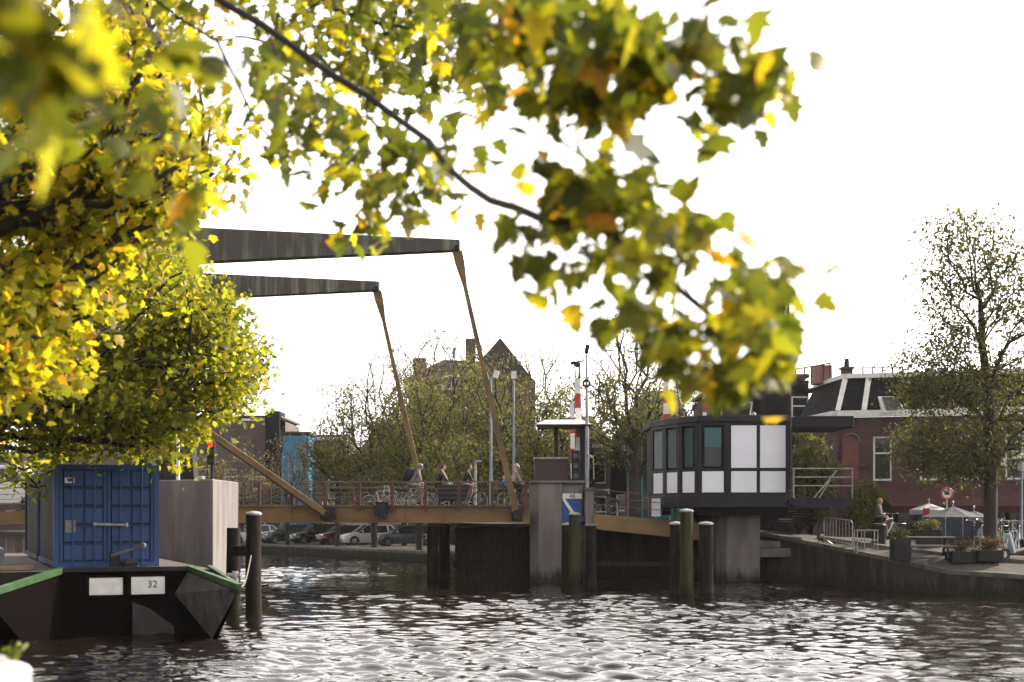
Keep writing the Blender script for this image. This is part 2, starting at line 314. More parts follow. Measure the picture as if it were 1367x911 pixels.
ground_sheet('near_quay', NEAR, [(x, y) for x in range(-200, 200, 20) for y in range(-100, 0, 20)], gm, lambda x, y: 1.2)

def wall_strip(name, pts, mat, zb=-1.5, kind='structure', dz=-.13):
    mb = MB(); n = len(pts)
    vs = []
    for i, p in enumerate(pts): vs += [Vector((p[0], p[1], zb)), Vector((p[0], p[1], p[2] + dz))]
    mb.add(vs, [[2 * i, 2 * i + 2, 2 * i + 3, 2 * i + 1] for i in range(n - 1)])
    o = mb.build(name, mat); o['kind'] = kind; return o
def coping(name, pts, mat, w=.42, h=.14, over=.05):
    mb = MB(); L = []
    for i, p in enumerate(pts):
        a = Vector(pts[max(0, i - 1)][:2]); b = Vector(pts[min(len(pts) - 1, i + 1)][:2]); d = (b - a).normalized(); nn = Vector((d.y, -d.x))  # to the water side
        q = Vector(p[:2]); z = p[2]
        o_, i_ = q + nn * over, q - nn * (w - over)
        L += [Vector((o_.x, o_.y, z - h)), Vector((o_.x, o_.y, z + .012)), Vector((i_.x, i_.y, z + .012)), Vector((i_.x, i_.y, z - h))]
    fs = []
    for i in range(len(pts) - 1):
        for j in range(4): fs.append([4 * i + j, 4 * i + (j + 1) % 4, 4 * i + 4 + (j + 1) % 4, 4 * i + 4 + j])
    mb.add(L, fs); o = mb.build(name, mat); o['kind'] = 'structure'; return o
wall_strip('canal_bank', BANK, M['canal_wall']); coping('bank_coping', BANK, M['stone'])
wall_strip('near_bank', NEAR[:8], M['canal_wall'])
# low kerb along the upper pavement line on the right bank
kb = MB()
for a, b in zip(UPPER[:-1], UPPER[1:]):
    kb.bar((a[0], a[1], a[2] - .02), (b[0], b[1], b[2] - .02), .28, .2)
tag(kb.build('kerb', M['stone']), kind='structure')

# water: displaced fan grid in front of the near quay
def water_sheet():
    dense = np.linspace(-.47, .47, 620); side = np.linspace(.47, 9.0, 40)[1:]
    tx = np.concatenate([-side[::-1], dense, side])
    ys = [1.0, 5.0, 8.0, 12.0, 16.0, 20.0]
    while ys[-1] < 38: ys.append(ys[-1] + .075)
    while ys[-1] < 75: ys.append(ys[-1] + .0045 * ys[-1] - .07)
    while ys[-1] < 130: ys.append(ys[-1] * 1.008)
    while ys[-1] < 4500: ys.append(ys[-1] * 1.12)
    Y = np.array(ys); TX, YY = np.meshgrid(tx, Y); X = TX * YY
    rng = np.random.default_rng(5); Z = np.zeros_like(X)
    for i in range(70):
        lam = .55 * (1.055 ** i) * .8
        if lam > 9: break
        th = rng.normal(0, .75) + math.pi / 2 + .15
        k = 2 * math.pi / lam; a = .0058 * lam ** .56 * rng.uniform(.6, 1.2) * (1.12 if lam < 1.4 else .62)
        ph = rng.uniform(0, 6.28)
        warp = .4 * np.sin(X * .23 + i) + .35 * np.sin(YY * .17 + 1.7 * i)
        s = np.sin(k * (X * math.cos(th) + YY * math.sin(th)) + ph + warp * 2)
        Z += a * (s + .25 * np.cos(2 * (k * (X * math.cos(th) + YY * math.sin(th)) + ph + warp * 2)))
    patch = .75 + .45 * np.sin(X * .21 + .13 * YY + 1) * np.sin(YY * .19 - X * .05)
    fade = np.clip((YY - 12) / 6, 0, 1) * np.clip((135 - YY) / 60, 0, 1) * (np.abs(TX) < .48)
    Z *= patch * fade
    co = np.stack([X, YY, Z], -1).reshape(-1, 3).astype(np.float32)
    nr, nc = X.shape; idx = np.arange(nr * nc).reshape(nr, nc)
    q = np.stack([idx[:-1, :-1], idx[:-1, 1:], idx[1:, 1:], idx[1:, :-1]], -1).reshape(-1, 4)
    me = bpy.data.meshes.new('canal_water'); me.vertices.add(len(co)); me.vertices.foreach_set('co', co.ravel())
    me.loops.add(q.size); me.loops.foreach_set('vertex_index', q.ravel().astype(np.int32)); me.polygons.add(len(q))
    me.polygons.foreach_set('loop_start', np.arange(0, q.size, 4, dtype=np.int32)); me.polygons.foreach_set('loop_total', np.full(len(q), 4, dtype=np.int32))
    me.polygons.foreach_set('use_smooth', np.ones(len(q), dtype=bool)); me.update(calc_edges=True)
    m = bpy.data.materials.new('canal_water'); m.use_nodes = True; n, l = m.node_tree.nodes, m.node_tree.links; b = n['Principled BSDF']
    b.inputs['Base Color'].default_value = (.0105, .008, .0072, 1); b.inputs['Roughness'].default_value = .03; b.inputs['IOR'].default_value = 1.33
    tc = n.new('ShaderNodeTexCoord'); mp = n.new('ShaderNodeMapping'); mp.inputs['Scale'].default_value = (1, 1.3, 1); l.new(tc.outputs['Object'], mp.inputs[0])
    n1 = n.new('ShaderNodeTexNoise'); n1.inputs['Scale'].default_value = 5.5; n1.inputs['Detail'].default_value = 3; l.new(mp.outputs[0], n1.inputs['Vector'])
    bp = n.new('ShaderNodeBump'); bp.inputs['Strength'].default_value = .15; bp.inputs['Distance'].default_value = .04; l.new(n1.outputs[0], bp.inputs['Height']); l.new(bp.outputs[0], b.inputs['Normal'])
    me.materials.append(m); o = bpy.data.objects.new('canal_water', me); col.objects.link(o); o['kind'] = 'structure'; return o
water_sheet()
# ---------------- drawbridge ----------------
SK = -4.24 / 10.3               # skew: x shift per metre of depth
Y1, Y2 = 58.0, 68.3
ZT, ZB = 3.20, 2.53
br = thing('drawbridge', 'ochre steel drawbridge with two long tapered grey balance beams and slanting rods, crossing the canal', 'bridge', (-5, 60, 0))
for (y, dx, lbl) in ((Y1, 0, None), (Y2, Y2 * 0 - 4.24, None)):
    m = MB(); x0, x1 = -13.6 + dx, .72 + dx
    m.bb(x0, x1, y - .02, y + .30, ZB, ZT)
    m.bb(x0, x1, y - .12, y + .38, ZT - .05, ZT + .02); m.bb(x0, x1, y - .12, y + .38, ZB - .04, ZB + .02)
    for i in range(9): m.bb(x0 + 1.5 + i * 1.55, x0 + 1.53 + i * 1.55, y - .05, y, ZB + .03, ZT - .06)
    m.build('girder', M['ochre'], br)
m = MB(); m.prism([(-13.6, Y1 + .3, ZT - .30), (.72, Y1 + .3, ZT - .30), (.72 - 4.1, Y2, ZT - .30), (-13.6 - 4.1, Y2, ZT - .30)], (0, 0, .18)); m.build('deck', M['asphalt'], br)
m = MB()
for i in range(10): x = -12.8 + i * 1.45; m.bar((x, Y1 + .2, ZB + .25), (x - 4.1, Y2 - .1, ZB + .25), .22, .3)
m.build('cross_beams', M['steel_dark'], br)
# balance beams
for (y, dx) in ((Y1, 0), (Y2, -4.24)):
    m = MB(); zc = 13.78
    xl, xr = -17.5 + dx, (614 - 683.5) * Y1 / F + dx
    A = [(xr, .21), (xr - .9, .25), (-14.0 + dx, .76), (xl, .80)]
    for yy in (0,):
        poly = [Vector((a, y - .3, zc + h)) for a, h in A] + [Vector((a, y - .3, zc - h)) for a, h in A[::-1]]
        m.prism(poly, (0, .6, 0))
    m.build('balance_beam', M['beam'], br, bevel=.02)
    m = MB(); x = xl + .4
    m.bb(x - 1.6, x + .4, y - .42, y + .42, zc - 1.0, zc + .95); m.build('counterweight', M['concrete_dark'], br)
    # rod with flared head
    m = MB(); top = Vector((xr - .12, y, zc - .2)); foot = Vector((.2 + dx, y - .17, ZB + .2))
    d = (foot - top).normalized()
    m.bar(top, top + d * .5, .42, .16, .40, .16, side=(1, 0, 0)); m.bar(top + d * .5, top + d * 1.5, .40, .16, .17, .16, side=(1, 0, 0)); m.bar(top + d * 1.5, foot, .17, .16, .28, .2, side=(1, 0, 0))
    m.build('hanging_rod', M['ochre'], br)
    m = MB(); m.tube([(foot.x, y - .34, foot.z + .1), (foot.x, y + .1, foot.z + .1)], .2, 12); m.bb(foot.x - .22, foot.x + .22, y - .14, y - .03, ZB + .02, ZB + .5)
    m.build('foot_pin', M['steel_dark'], br)
    m = MB(); m.tube([(top.x, y - .38, zc - .12), (top.x, y + .38, zc - .12)], .1, 10); m.build('pivot_pin', M['steel_dark'], br)
m = MB(); m.bar((-14.0, Y1, 13.45), (-14.9, Y2, 13.45), .9, 1.0); m.build('tie_beam', M['steel_dark'], br)
# tower legs on concrete
for (y, dx) in ((Y1, 0), (Y2, -4.24)):
    m = MB(); xc = -13.4 + dx
    m.bar((xc, y, 1.0), (xc - .6, y, 13.0), 1.62, 1.0, .8, .7, side=(1, 0, 0)); m.build('tower_leg', M['steel_dark'], br)
    m = MB(); m.bb(xc - 1.2, xc + 1.2, y - 1.0, y + 1.2, -2, 2.3); m.build('tower_footing', M['concrete_dark'], br)
# slanting rack strut, pinned low on the girder
m = MB(); a, b = P(279, 577, 57.5), P(437, 687, 57.62)
m.bar(a, b, .16, .23); m.build('rack_strut', M['ochre'], br)
m = MB(); m.bar(a + Vector((0, -.02, -.19)), b + Vector((0, -.02, -.19)), .14, .06); m.build('rack_rail', M['steel_dark'], br)
m = MB(); c = P(438, 687, 57.75); m.bb(c.x - .3, c.x + .32, 57.6, 57.9, c.z - .22, c.z + .28); m.tube([(c.x, 57.45, c.z), (c.x, 57.8, c.z)], .14, 10); m.build('pin_bracket', M['steel_dark'], br)
m = MB()
c = P(510, 684, 57.8); m.bb(c.x - .26, c.x + .26, 57.65, 57.9, c.z - .12, c.z + .42); m.bb(c.x - .16, c.x + .16, 57.55, 57.66, c.z - .3, c.z + .2); m.build('pin_bracket', M['steel_dark'], br)
# railings: red posts and thin wires, near and far side
def railing(parent, x0, x1, y, zt0, zt1, step=1.345, h=1.13, dy=-.16):
    n = int(round((x1 - x0) / step))
    p = MB(); w = MB()
    for i in range(n + 1):
        x = x0 + (x1 - x0) * i / n; z = zt0 + (zt1 - zt0) * i / n
        m = MB(); m.bb(x - .06, x + .06, y + dy - .04, y + dy + .05, z - .22, z + h - .2); m.build('railing_post', M['rust_red'], parent)
    for q, r in ((h - .17, .026), (h - .43, .011), (h - .63, .011), (h - .83, .011)):
        w.bar((x0, y + dy, zt0 + q), (x1, y + dy, zt1 + q), 2 * r)
    w.build('railing_wires', M['rail_wire'], parent)
railing(br, -13.0, .55, Y1, ZT, ZT)
railing(br, -17.0, -3.7, Y2 + .5, ZT, ZT)
# left approach span
sl_ = thing('approach_span', 'ochre approach span of the drawbridge running left behind the shipping container', 'bridge span', (-22, 60, 0))
m = MB(); m.prism([(-15.2, Y1, 2.6), (-15.2, Y1, 3.12), (-34, Y1, 2.55), (-34, Y1, 2.0)], (0, .35, 0)); m.build('girder', M['ochre'], sl_)
m = MB(); m.prism([(-15.2, Y1 + .35, 2.8), (-15.2, Y1 + .35, 3.0), (-34, Y1 + .35, 2.43), (-34, Y1 + .35, 2.2)], (0, 10, 0)); m.build('deck', M['asphalt'], sl_)
railing(sl_, -33.5, -15.5, Y1, 2.55, 3.1)
m = MB(); m.bb(-29.5, -28.5, Y1 + .5, Y2, -2, 2.4); m.build('support', M['concrete_dark'], sl_)
# right approach span sloping down to the street
sr = thing('approach_span', 'brown approach span sloping down from the pier to the street under the control cabin', 'bridge span', (5, 60, 0))
m = MB()
xa, xb = P(793, 0, 58).x, 9.3
za, zb_ = 2.86, 2.35
m.prism([(xa, Y1 + .1, za - .62), (xa, Y1 + .1, za), (xb, Y1 + 2.3, zb_ + .02), (xb, Y1 + 2.3, zb_ - .75)], (0, .3, 0)); m.build('girder', M['ochre'], sr)
m = MB(); m.add([(2.6, Y1 + .3, za - .05), (xb, Y1 + 2.5, zb_ - .03), (xb + .5, Y2, zb_), (-1.2, Y2, za - .05), (2.6, Y1 + .3, za - .3), (xb, Y1 + 2.5, zb_ - .3), (xb + .5, Y2, zb_ - .3), (-1.2, Y2, za - .3)], [(0, 1, 2, 3), (7, 6, 5, 4), (0, 4, 5, 1), (1, 5, 6, 2), (2, 6, 7, 3), (3, 7, 4, 0)])
m.build('deck', M['asphalt'], sr)
for px in (835, 868, 903):
    q = P(px, 0, 59); t = (q.x - xa) / (xb - xa); z = za + (zb_ - za) * t
    m = MB(); m.bb(q.x - .06, q.x + .06, Y1 + .15 + 2.2 * t, Y1 + .25 + 2.2 * t, z - .1, z + 1.05); m.build('railing_post', M['rust_red'], sr)
m = MB()
for q in (1.0, .7, .4): m.bar((xa, Y1 + .2, za + q), (xb, Y1 + 2.4, zb_ + q), .03)
m.build('railing_wires', M['rail_wire'], sr)
m = MB(); m.bb(5.7, 6.2, 59.4, 59.5, 2.75, 3.5); tag(m.build('notice_board', M['white_panel']), 'small plain white board on the railing of the sloping approach span', 'board')
# abutment wall below (timber-faced pier block)
ab = thing('abutment', 'dark timber faced bridge abutment standing in the water under the deck', 'abutment', (-.5, 61, 0))
m = MB(); m.bb(-2.4, .9, 60.6, 69.5, -2, 2.45); m.build('core', M['concrete_dark'], ab)
rnd = random.Random(3)
m = MB(); x = -2.42
while x < .85:
    w = rnd.uniform(.24, .32); m.bb(x, x + w - .02, 60.38 + rnd.uniform(0, .07), 60.62, -1.5, 2.3 + rnd.uniform(-.06, .04)); x += w
m.build('timber_facing', M['timber_wet'], ab)
m = MB(); m.bb(-2.5, .9, 60.2, 60.38, .55, .85); m.bb(-2.5, .9, 60.2, 60.38, 1.55, 1.8); m.build('waling', M['timber_wet'], ab)
ab2 = thing('abutment', 'dark brick abutment wall below the sloping approach span', 'abutment', (6, 65, 0))
m = MB(); m.bb(3.6, 9.6, 64.2, 66.5, -2, 1.95); m.build('wall', M['canal_wall'], ab2)
m = MB(); m.bb(3.55, 9.65, 64.05, 64.2, .5, .7); m.build('string_course', M['concrete_dark'], ab2)

# concrete pier with sign
pi_ = thing('bridge_pier', 'tall grey concrete pier with chamfered edge carrying a blue sign', 'pier', (2, 59, 0))
m = MB(); X = lambda px, D=58.6: (px - 683.5) * D / F
zt = 4.13
m.prism([(X(708), 59.1, -2), (X(719), 58.65, -2), (X(750), 58.65, -2), (X(751), 58.85, -2), (X(779), 58.85, -2), (X(779), 61.5, -2), (X(708), 61.5, -2)], (0, 0, zt + 2)); m.build('shaft', M['concrete'], pi_, bevel=.03)
m = MB(); m.bb(X(707), X(780), 58.55, 61.6, zt + .005, zt + .1); m.build('cap', M['concrete_dark'], pi_)
sg = thing('waterway_sign', 'blue navigation sign with white diagonal stripe and white header reading 48', 'sign', (X(764), 58.7, 3))
zs = lambda py, D=58.7: CH - (py - 688) * D / F
m = MB(); m.bb(X(751), X(777), 58.74, 58.80, zs(703), zs(659)); m.build('panel', pm('sign_blue', (.008, .07, .27), (.006, .06, .22), .4, 2, fine=.02), sg)
m = MB(); m.bb(X(751), X(777), 58.71, 58.738, zs(666), zs(659)); m.prism([(X(751), 58.715, zs(667)), (X(754.5), 58.715, zs(666)), (X(767), 58.715, zs(684)), (X(763), 58.715, zs(686))], (0, .022, 0)); m.build('white_markings', M['white'], sg)
text('number', '48', M['black'], sg, (X(764), 58.705, zs(662.6)), .25, Matrix.Rotation(R(90), 3, 'X'), .002)
# little stone pillar beside, lit from the right
sp_ = thing('stone_post', 'narrow sandy stone post standing right of the concrete pier', 'post', (3.2, 58.4, 0))
m = MB(); m.bb(X(781.5, 58.2), X(793, 58.2), 58.2, 58.8, -2, zs(654, 58.2)); m.build('shaft', M['concrete'], sp_, bevel=.02)
m = MB(); m.bb(X(780.5, 58.2), X(794, 58.2), 58.12, 58.9, zs(654, 58.2), zs(651, 58.2)); m.build('cap', M['stone'], sp_)
m = MB(); m.bb(X(781, 58.2), X(797, 58.2), 57.9, 58.9, zs(703, 58.2), zs(699.5, 58.2)); m.build('ledge', M['pile_cap'], sp_)

# operator's shelter on the pier
bo = thing('ticket_booth', 'open booth on the pier with dark cabinet and thin pale flared roof', 'booth', (2, 60, 4.2))
m = MB(); r0 = [(X(716), 58.7), (X(790), 58.7), (X(788), 61.2), (X(720), 61.2)]; r1 = [(X(728), 59.3), (X(778), 59.3), (X(777), 60.7), (X(729), 60.7)]
z0, z1 = zs(569, 60), zs(562, 60)
m.add([(x, y, z0) for x, y in r0] + [(x, y, z1) for x, y in r1], [(0, 1, 5, 4), (1, 2, 6, 5), (2, 3, 7, 6), (3, 0, 4, 7), (4, 5, 6, 7), (3, 2, 1, 0)]); m.build('roof', M['white'], bo)
m = MB(); m.prism([(x, y, z0 - .06) for x, y in r0], (0, 0, .057)); m.build('roof_rim', M['steel_dark'], bo)
m = MB(); m.bb(X(741), X(746), 59.6, 59.8, 4.23, z0 - .06); m.build('post', M['steel_dark'], bo)
m = MB(); m.bb(X(776), X(783), 59.6, 59.9, 4.23, z0 - .06); m.build('post', M['steel_dark'], bo)
m = MB(); m.bb(X(714), X(760), 59.3, 60.9, 4.23, zs(614, 60)); m.build('cabinet', pm('maroon_cabinet', (.04, .017, .02), (.028, .013, .015), .5, 2), bo)
m = MB(); m.bb(X(713), X(761), 59.2, 61.0, zs(614, 60) + .003, zs(611.5, 60)); m.build('cabinet_lid', M['pile_cap'], bo)
def signal(name, label, c, heads, h, lit=None, mat=None, w=.3, pole=None, D=None):
    t = thing(name, label, 'traffic light', c)
    if pole: m = MB(); m.tube([(c[0], c[1] + .1, c[2]), (c[0], c[1] + .1, c[2] + pole)], .06, 8); m.build('pole', M['steel_dark'], t)
    z = c[2] + (pole or 0)
    m = MB(); m.bb(c[0] - w / 2, c[0] + w / 2, c[1] - .14, c[1] + .08, z, z + h); m.build('housing', M['black'], t, bevel=.02)
    for i in range(heads):
        zz = z + h - h / heads * (i + .5)
        l = MB(); l.tube([(c[0], c[1] - .165, zz), (c[0], c[1] - .142, zz)], w * .34, 14)
        l.build('lens', emis('red_light', (1, .012, .01), 2.2) if lit == i else M['glass'], t)
        v = MB(); v.torus((c[0], c[1] - .24, zz), w * .36, .012, 'Y', 14, 4, R(-10), R(190)); v.torus((c[0], c[1] - .2, zz), w * .36, .02, 'Y', 14, 4, R(-10), R(190)); v.build('visor', M['black'], t)
    return t
signal('traffic_light', 'dark unlit traffic light standing right of the booth on the pier', (X(769), 59.0, 4.23), 3, 1.25, w=.34)
q = P(282.3, 621, 50.5)
signal('traffic_light', 'traffic light showing red above the pale concrete block', (q.x, 50.5, 4.0), 3, .86, lit=0, w=.27, pole=q.z - 4.0)
# tall pole with round horn, bracket lamps
tp = thing('signal_mast', 'tall grey mast with round horn and camera head right of the booth', 'mast', (X(784), 58.8, 4))
z9 = zs(472, 58.8)
m = MB(); m.tube([(X(784), 58.8, 3.0), (X(784), 58.8, zs(570, 58.8)), (X(783), 58.8, z9)], [.10, .08, .035], 10); m.build('pole', M['grey_paint'], tp)
m = MB(); m.torus((X(783), 58.6, zs(512, 58.6)), .13, .05, 'Y', 18, 6); m.build('horn', M['black'], tp)
m = MB(); m.bar((X(783), 58.8, z9), (X(785), 58.8, z9 + .35), .16); m.build('camera', M['steel_dark'], tp)
m = MB(); m.bar((X(783), 58.7, zs(607, 58.7)), (X(792), 58.6, zs(611, 58.7)), .08); m.bar((X(792), 58.6, zs(611, 58.7)), (X(793), 58.6, zs(640, 58.7)), .04); m.build('bracket', M['wire'], tp)
tp2 = thing('signal_mast', 'dark thin mast with small lamp heads left of the round horn', 'mast', (X(773), 61, 4))
m = MB(); m.tube([(X(774, 61), 61, 2.8), (X(773.5, 61), 61, zs(484, 61))], [.06, .035], 8); m.build('pole', M['steel_dark'], tp2)
m = MB(); m.ell((X(771, 61), 60.9, zs(487, 61)), (.13, .12, .14)); m.bar((X(766, 61), 61, zs(484, 61)), (X(779, 61), 61, zs(482, 61)), .06); m.bb(X(765, 61) - .1, X(765, 61) + .15, 60.9, 61.1, zs(487, 61), zs(483, 61)); m.build('lamp', M['steel_dark'], tp2)
def boom(label, px0, px1, py0, py1, D, n, r=.13, base=True):
    t = thing('barrier_boom', label, 'barrier', tuple(P(px1, py1, D)), group='raised red and white road barriers')
    a, b = P(px1, py1, D), P(px0, py0, D)
    for i in range(n):
        m = MB(); m.bar(a.lerp(b, i / n), a.lerp(b, (i + 1) / n), r * 1.3, r, side=(1, 0, 0)); m.build('white_band' if i % 2 == 0 else 'red_band', M['white'] if i % 2 == 0 else M['red_paint'], t)
    m = MB(); zb = a.z; z0 = zb - 1.6
    m.bb(a.x - .18, a.x + .18, D - .2, D + .2, max(2.3, z0), zb); m.build('base', M['steel_dark'], t)
boom('tall red and white barrier pole raised upright beside the booth on the pier', 771, 774, 506, 643, 60.2, 7, .19)
boom('red and white barrier pole raised upright left of the cabin roof', 889, 889.5, 495, 640, 63.5, 10, .17)
boom('slim striped barrier pole raised behind the middle of the cabin roof', 941, 940, 515, 640, 66, 7, .13)
boom('short striped barrier pole seen just left of the tall one by the booth', 763.5, 765, 538, 640, 67, 5, .15)

# ---------------- control cabin ----------------
cb = thing('bridge_control_cabin', 'faceted charcoal bridge keeper cabin with white panels raised on a concrete column', 'control cabin', (10, 59, 2.9))
PL = [(11.08, 57.0), (8.66, 57.0), (7.50, 57.35), (6.88, 58.2), (6.39, 59.3), (5.98, 60.6), (5.98, 64.2), (11.08, 64.2)]
def zc_(py, D=57.0): return CH - (py - 688) * D / F
zf0, zf1, zr0, zr1 = zc_(677.5), zc_(661.5), zc_(563.5), zc_(554.5)
def scale_poly(pl, k, c=(8.8, 60.5)): return [(c[0] + (x - c[0]) * k, c[1] + (y - c[1]) * k) for x, y in pl]
m = MB(); m.prism([(x, y, zf0) for x, y in scale_poly(PL, 1.03)], (0, 0, zf1 - zf0)); m.build('floor_slab', M['black_panel'], cb, bevel=.02)
m = MB(); m.bb(11.25, 13.75, 57.0, 60.6, zf0 + .02, zf1 - .12); m.build('walkway', M['black_panel'], cb)
m = MB(); m.prism([(x, y, zr0) for x, y in scale_poly(PL, 1.035)], (0, 0, zr1 - zr0)); m.build('roof', M['black_panel'], cb, bevel=.02)
m = MB(); m.bb(11.32, 13.7, 56.95, 60.6, zr0 - .22, zr1 - .03); m.build('roof_canopy', M['black_panel'], cb, bevel=.02)
m = MB(); m.prism([(x, y, zf1) for x, y in scale_poly(PL, .965)], (0, 0, zr0 - zf1)); m.build('core', M['black'], cb)
zm0, zm1 = zc_(628.5), zc_(625.5)
M['glass_dark_teal'] = glass_mat('dark_teal_glass', (.01, .045, .05), .08); M['glass_dark_teal'].node_tree.nodes['Principled BSDF'].inputs['IOR'].default_value = 1.25
def facet(a, b, cols, glassy, wf=.10, i_f=0):
    a, b = Vector((*a, 0)), Vector((*b, 0)); u = (b - a).normalized(); L = (b - a).length; n = Vector((-u.y, u.x, 0))
    if n.y > 0 and abs(u.x) > .2: n = -n
    if abs(u.x) <= .2: n = Vector((-1, 0, 0))
    rz = math.atan2(u.y, u.x)
    def rect(mb, s0, s1, z0, z1, d0, d1):
        c = a + u * ((s0 + s1) / 2) + n * ((d0 + d1) / 2); mb.box((c.x, c.y, (z0 + z1) / 2), (s1 - s0, abs(d1 - d0), z1 - z0), rz)
    fr = MB(); w = L / cols
    for i in range(cols + 1):
        s = min(max(i * w, wf / 2), L - wf / 2); rect(fr, s - wf / 2 * 1.0, s + wf / 2, zf1 + .002, zr0 - .002, -.02, .05)
    for z0, z1 in ((zf1 + .003, zf1 + .1), (zm0, zm1), (zr0 - .12, zr0 - .003)):
        for i in range(cols):
            rect(fr, max(i * w, 0) + wf / 2 + (wf / 2 if i == 0 else 0), min((i + 1) * w, L) - wf / 2 - (wf / 2 if i == cols - 1 else 0), z0, z1, -.02, .045)
    fr.build('frame', M['black_panel'], cb)
    for i in range(cols):
        s0 = i * w + wf / 2 + (wf / 2 if i == 0 else 0) + .02; s1 = (i + 1) * w - wf / 2 - (wf / 2 if i == cols - 1 else 0) - .02
        p = MB(); rect(p, s0, s1, zf1 + .12, zm0 - .02, .0, .025); p.build('panel', M['white_panel'], cb)
        if glassy:
            p = MB(); e = .1; rect(p, s0 + e, s1 - e, zm1 + .08, zr0 - .22, -.03, .012); g = p.build('window', M['glass'] if i_f < 2.5 else M['glass_dark_teal'], cb)
            if i_f < 2.5: p = MB(); rect(p, s0 + e, s1 - e, zm1 + .08 + (zr0 - zm1) * .42, zr0 - .23, .014, .02); p.build('blind', M['glass_teal'], g)
        else:
            p = MB(); rect(p, s0, s1, zm1 + .02, zr0 - .14, .0, .025); p.build('panel', M['white_panel'], cb)
facet(PL[1], PL[0], 2, False)
for i in (2, 3, 4, 5): facet(PL[i], PL[i - 1], 1, True, .15, i)
# support column, ledges
m = MB(); cx_ = lambda p, D: (p - 683.5) * D / F
m.prism([(cx_(955, 59.9), 59.9, -2), (cx_(971, 59), 59, -2), (cx_(1015, 59), 59, -2), (cx_(1015, 59), 61.4, -2), (cx_(955, 59.9), 61.4, -2)], (0, 0, zf0 - .3 + 2)); m.build('column', M['concrete'], cb, bevel=.04)
m = MB(); m.bb(7.6, 11.3, 58.2, 61.6, zf0 - .3, zf0 - .002); m.build('column_head', M['steel_dark'], cb)
m = MB()
for z in (zc_(625.5), zc_(637), zc_(648.5)): m.bar((11.2, 57.05, z), (13.7, 57.05, z), .045)
for x in (11.3, 13.65): m.bar((x, 57.05, zf1 - .15), (x, 57.05, zc_(625)), .05)
for z in (zc_(625.5), zc_(637), zc_(648.5)): m.bar((13.65, 57.1, z), (13.65, 60.5, z), .045)
m.build('walkway_railing', M['wire'], cb)
m = MB()      # stairs down behind
for i in range(11):
    t = i / 10; m.bb(11.6 - t * .3, 12.9 - t * .3, 60.8 + t * 2.6, 61.1 + t * 2.6, 3.0 - t * 1.1, 3.06 - t * 1.1)
m.bar((11.55, 60.8, 3.0), (11.25, 63.6, 1.8), .06, .2); m.bar((12.95, 60.8, 3.0), (12.65, 63.6, 1.8), .06, .2)
m.build('stairs', M['steel_dark'], cb)
m = MB(); m.bar((12.35, 58.2, zf1 - .1), (13.3, 58.2, zc_(627)), .05); m.build('stair_handrail', M['wire'], cb)
m = MB(); m.bar((12.9, 59.8, zf1 - .1), (13.4, 59.8, zc_(638)), .05); m.build('stair_handrail', M['wire'], cb)
# roof fittings
m = MB(); f0, f1, zz = (X(963, 60)), (X(1004, 60)), zr1
m.bar((f0, 60, zz), (f0, 60, zz + .75), .05); m.bar((f0, 60, zz + .75), (f1, 60, zz + .75), .05); m.bar((f1, 60, zz + .75), (f1 - .12, 60, zz), .05); m.bar((f0 + .4, 59.9, zz + .66), (f1 - .3, 59.9, zz + .66), .1); m.build('roof_frame', M['white'], cb)
m = MB(); m.ell((X(1006, 59), 59, zz + .13), (.12, .12, .15)); m.build('roof_dome_camera', M['pile_cap'], cb)
ld = thing('landing_stage', 'low pale concrete ledge over the water beside the cabin column', 'ledge', (11, 59.6, 0))
m = MB(); m.bb(X(1014, 59), X(1068, 59), 59.2, 60.6, 1.05, 1.42); m.bb(X(1014, 59), X(1055, 59), 59.6, 60.6, 1.425, 1.72); m.build('slab', M['concrete'], ld, bevel=.02)

# street lamp in front of cabin
lp = thing('lamp_post', 'very tall thin grey lamp post rising in front of the cabin corner', 'lamp post', (11.2, 56.6, 2))
m = MB(); m.tube([(P(1055, 0, 56.6).x, 56.6, zc_(655)), (P(1053.5, 0, 56.6).x, 56.6, zc_(520)), (P(1052, 0, 56.6).x, 56.6, zc_(386))], [.10, .075, .04], 10); m.build('pole', M['steel_dark'], lp)
m = MB(); c = P(1051, 384.5, 56.6); m.bb(c.x - .3, c.x + .1, 56.4, 56.8, c.z - .05, c.z + .05); m.build('lamp_head', M['steel_dark'], lp)
m = MB(); m.bb(11.05, 11.25, 56.6, 57.0, zf0 + .1, zf0 + .3); m.build('clamp', M['steel_dark'], lp)

# ---------------- piles (mooring dolphins) ----------------
def pile(label, px, D, pyt, dia, mat, cap=True, grp='timber mooring piles'):
    c = P(px, pyt, D); t = thing('mooring_pile', label, 'pile', (c.x, D, 0), group=grp)
    r = dia / 2; rr = random.Random(int(px)); pts = []; k = 9
    m = MB(); pr = []
    for i in range(k): z = -2 + (c.z + 2) * i / (k - 1); pts.append((c.x + rr.uniform(-.012, .012), D, z)); pr.append(r * (1.08 - .10 * i / (k - 1)) * rr.uniform(.97, 1.03))
    m.tube(pts, pr, 14); m.build('shaft', mat, t, smooth=True)
    if cap:
        m = MB(); m.lathe([(r * 1.06, -.02), (r * 1.08, .03), (r * .85, .07), (0.02, .10)], (c.x, D, c.z), 14); m.build('cap', M['pile_cap'], t, smooth=True)
    return t
pile('tall weathered pile nearest the barge, highest of the left pair', 338.5, 40.5, 687, .44, M['timber_wet'])
pile('shorter dark pile between the concrete block and the tall one', 311.5, 42.5, 705, .42, M['timber_wet'], False)
pile('greenish pile under the bridge deck, left of two', 577.5, 61.5, 702, .50, M['timber_green'])
pile('dark banded pile under the bridge deck, right of two', 593, 61.8, 702, .48, M['timber_wet'])
pile('mossy green pile in front of the blue sign', 766.5, 56.6, 687, .42, M['timber_green'])
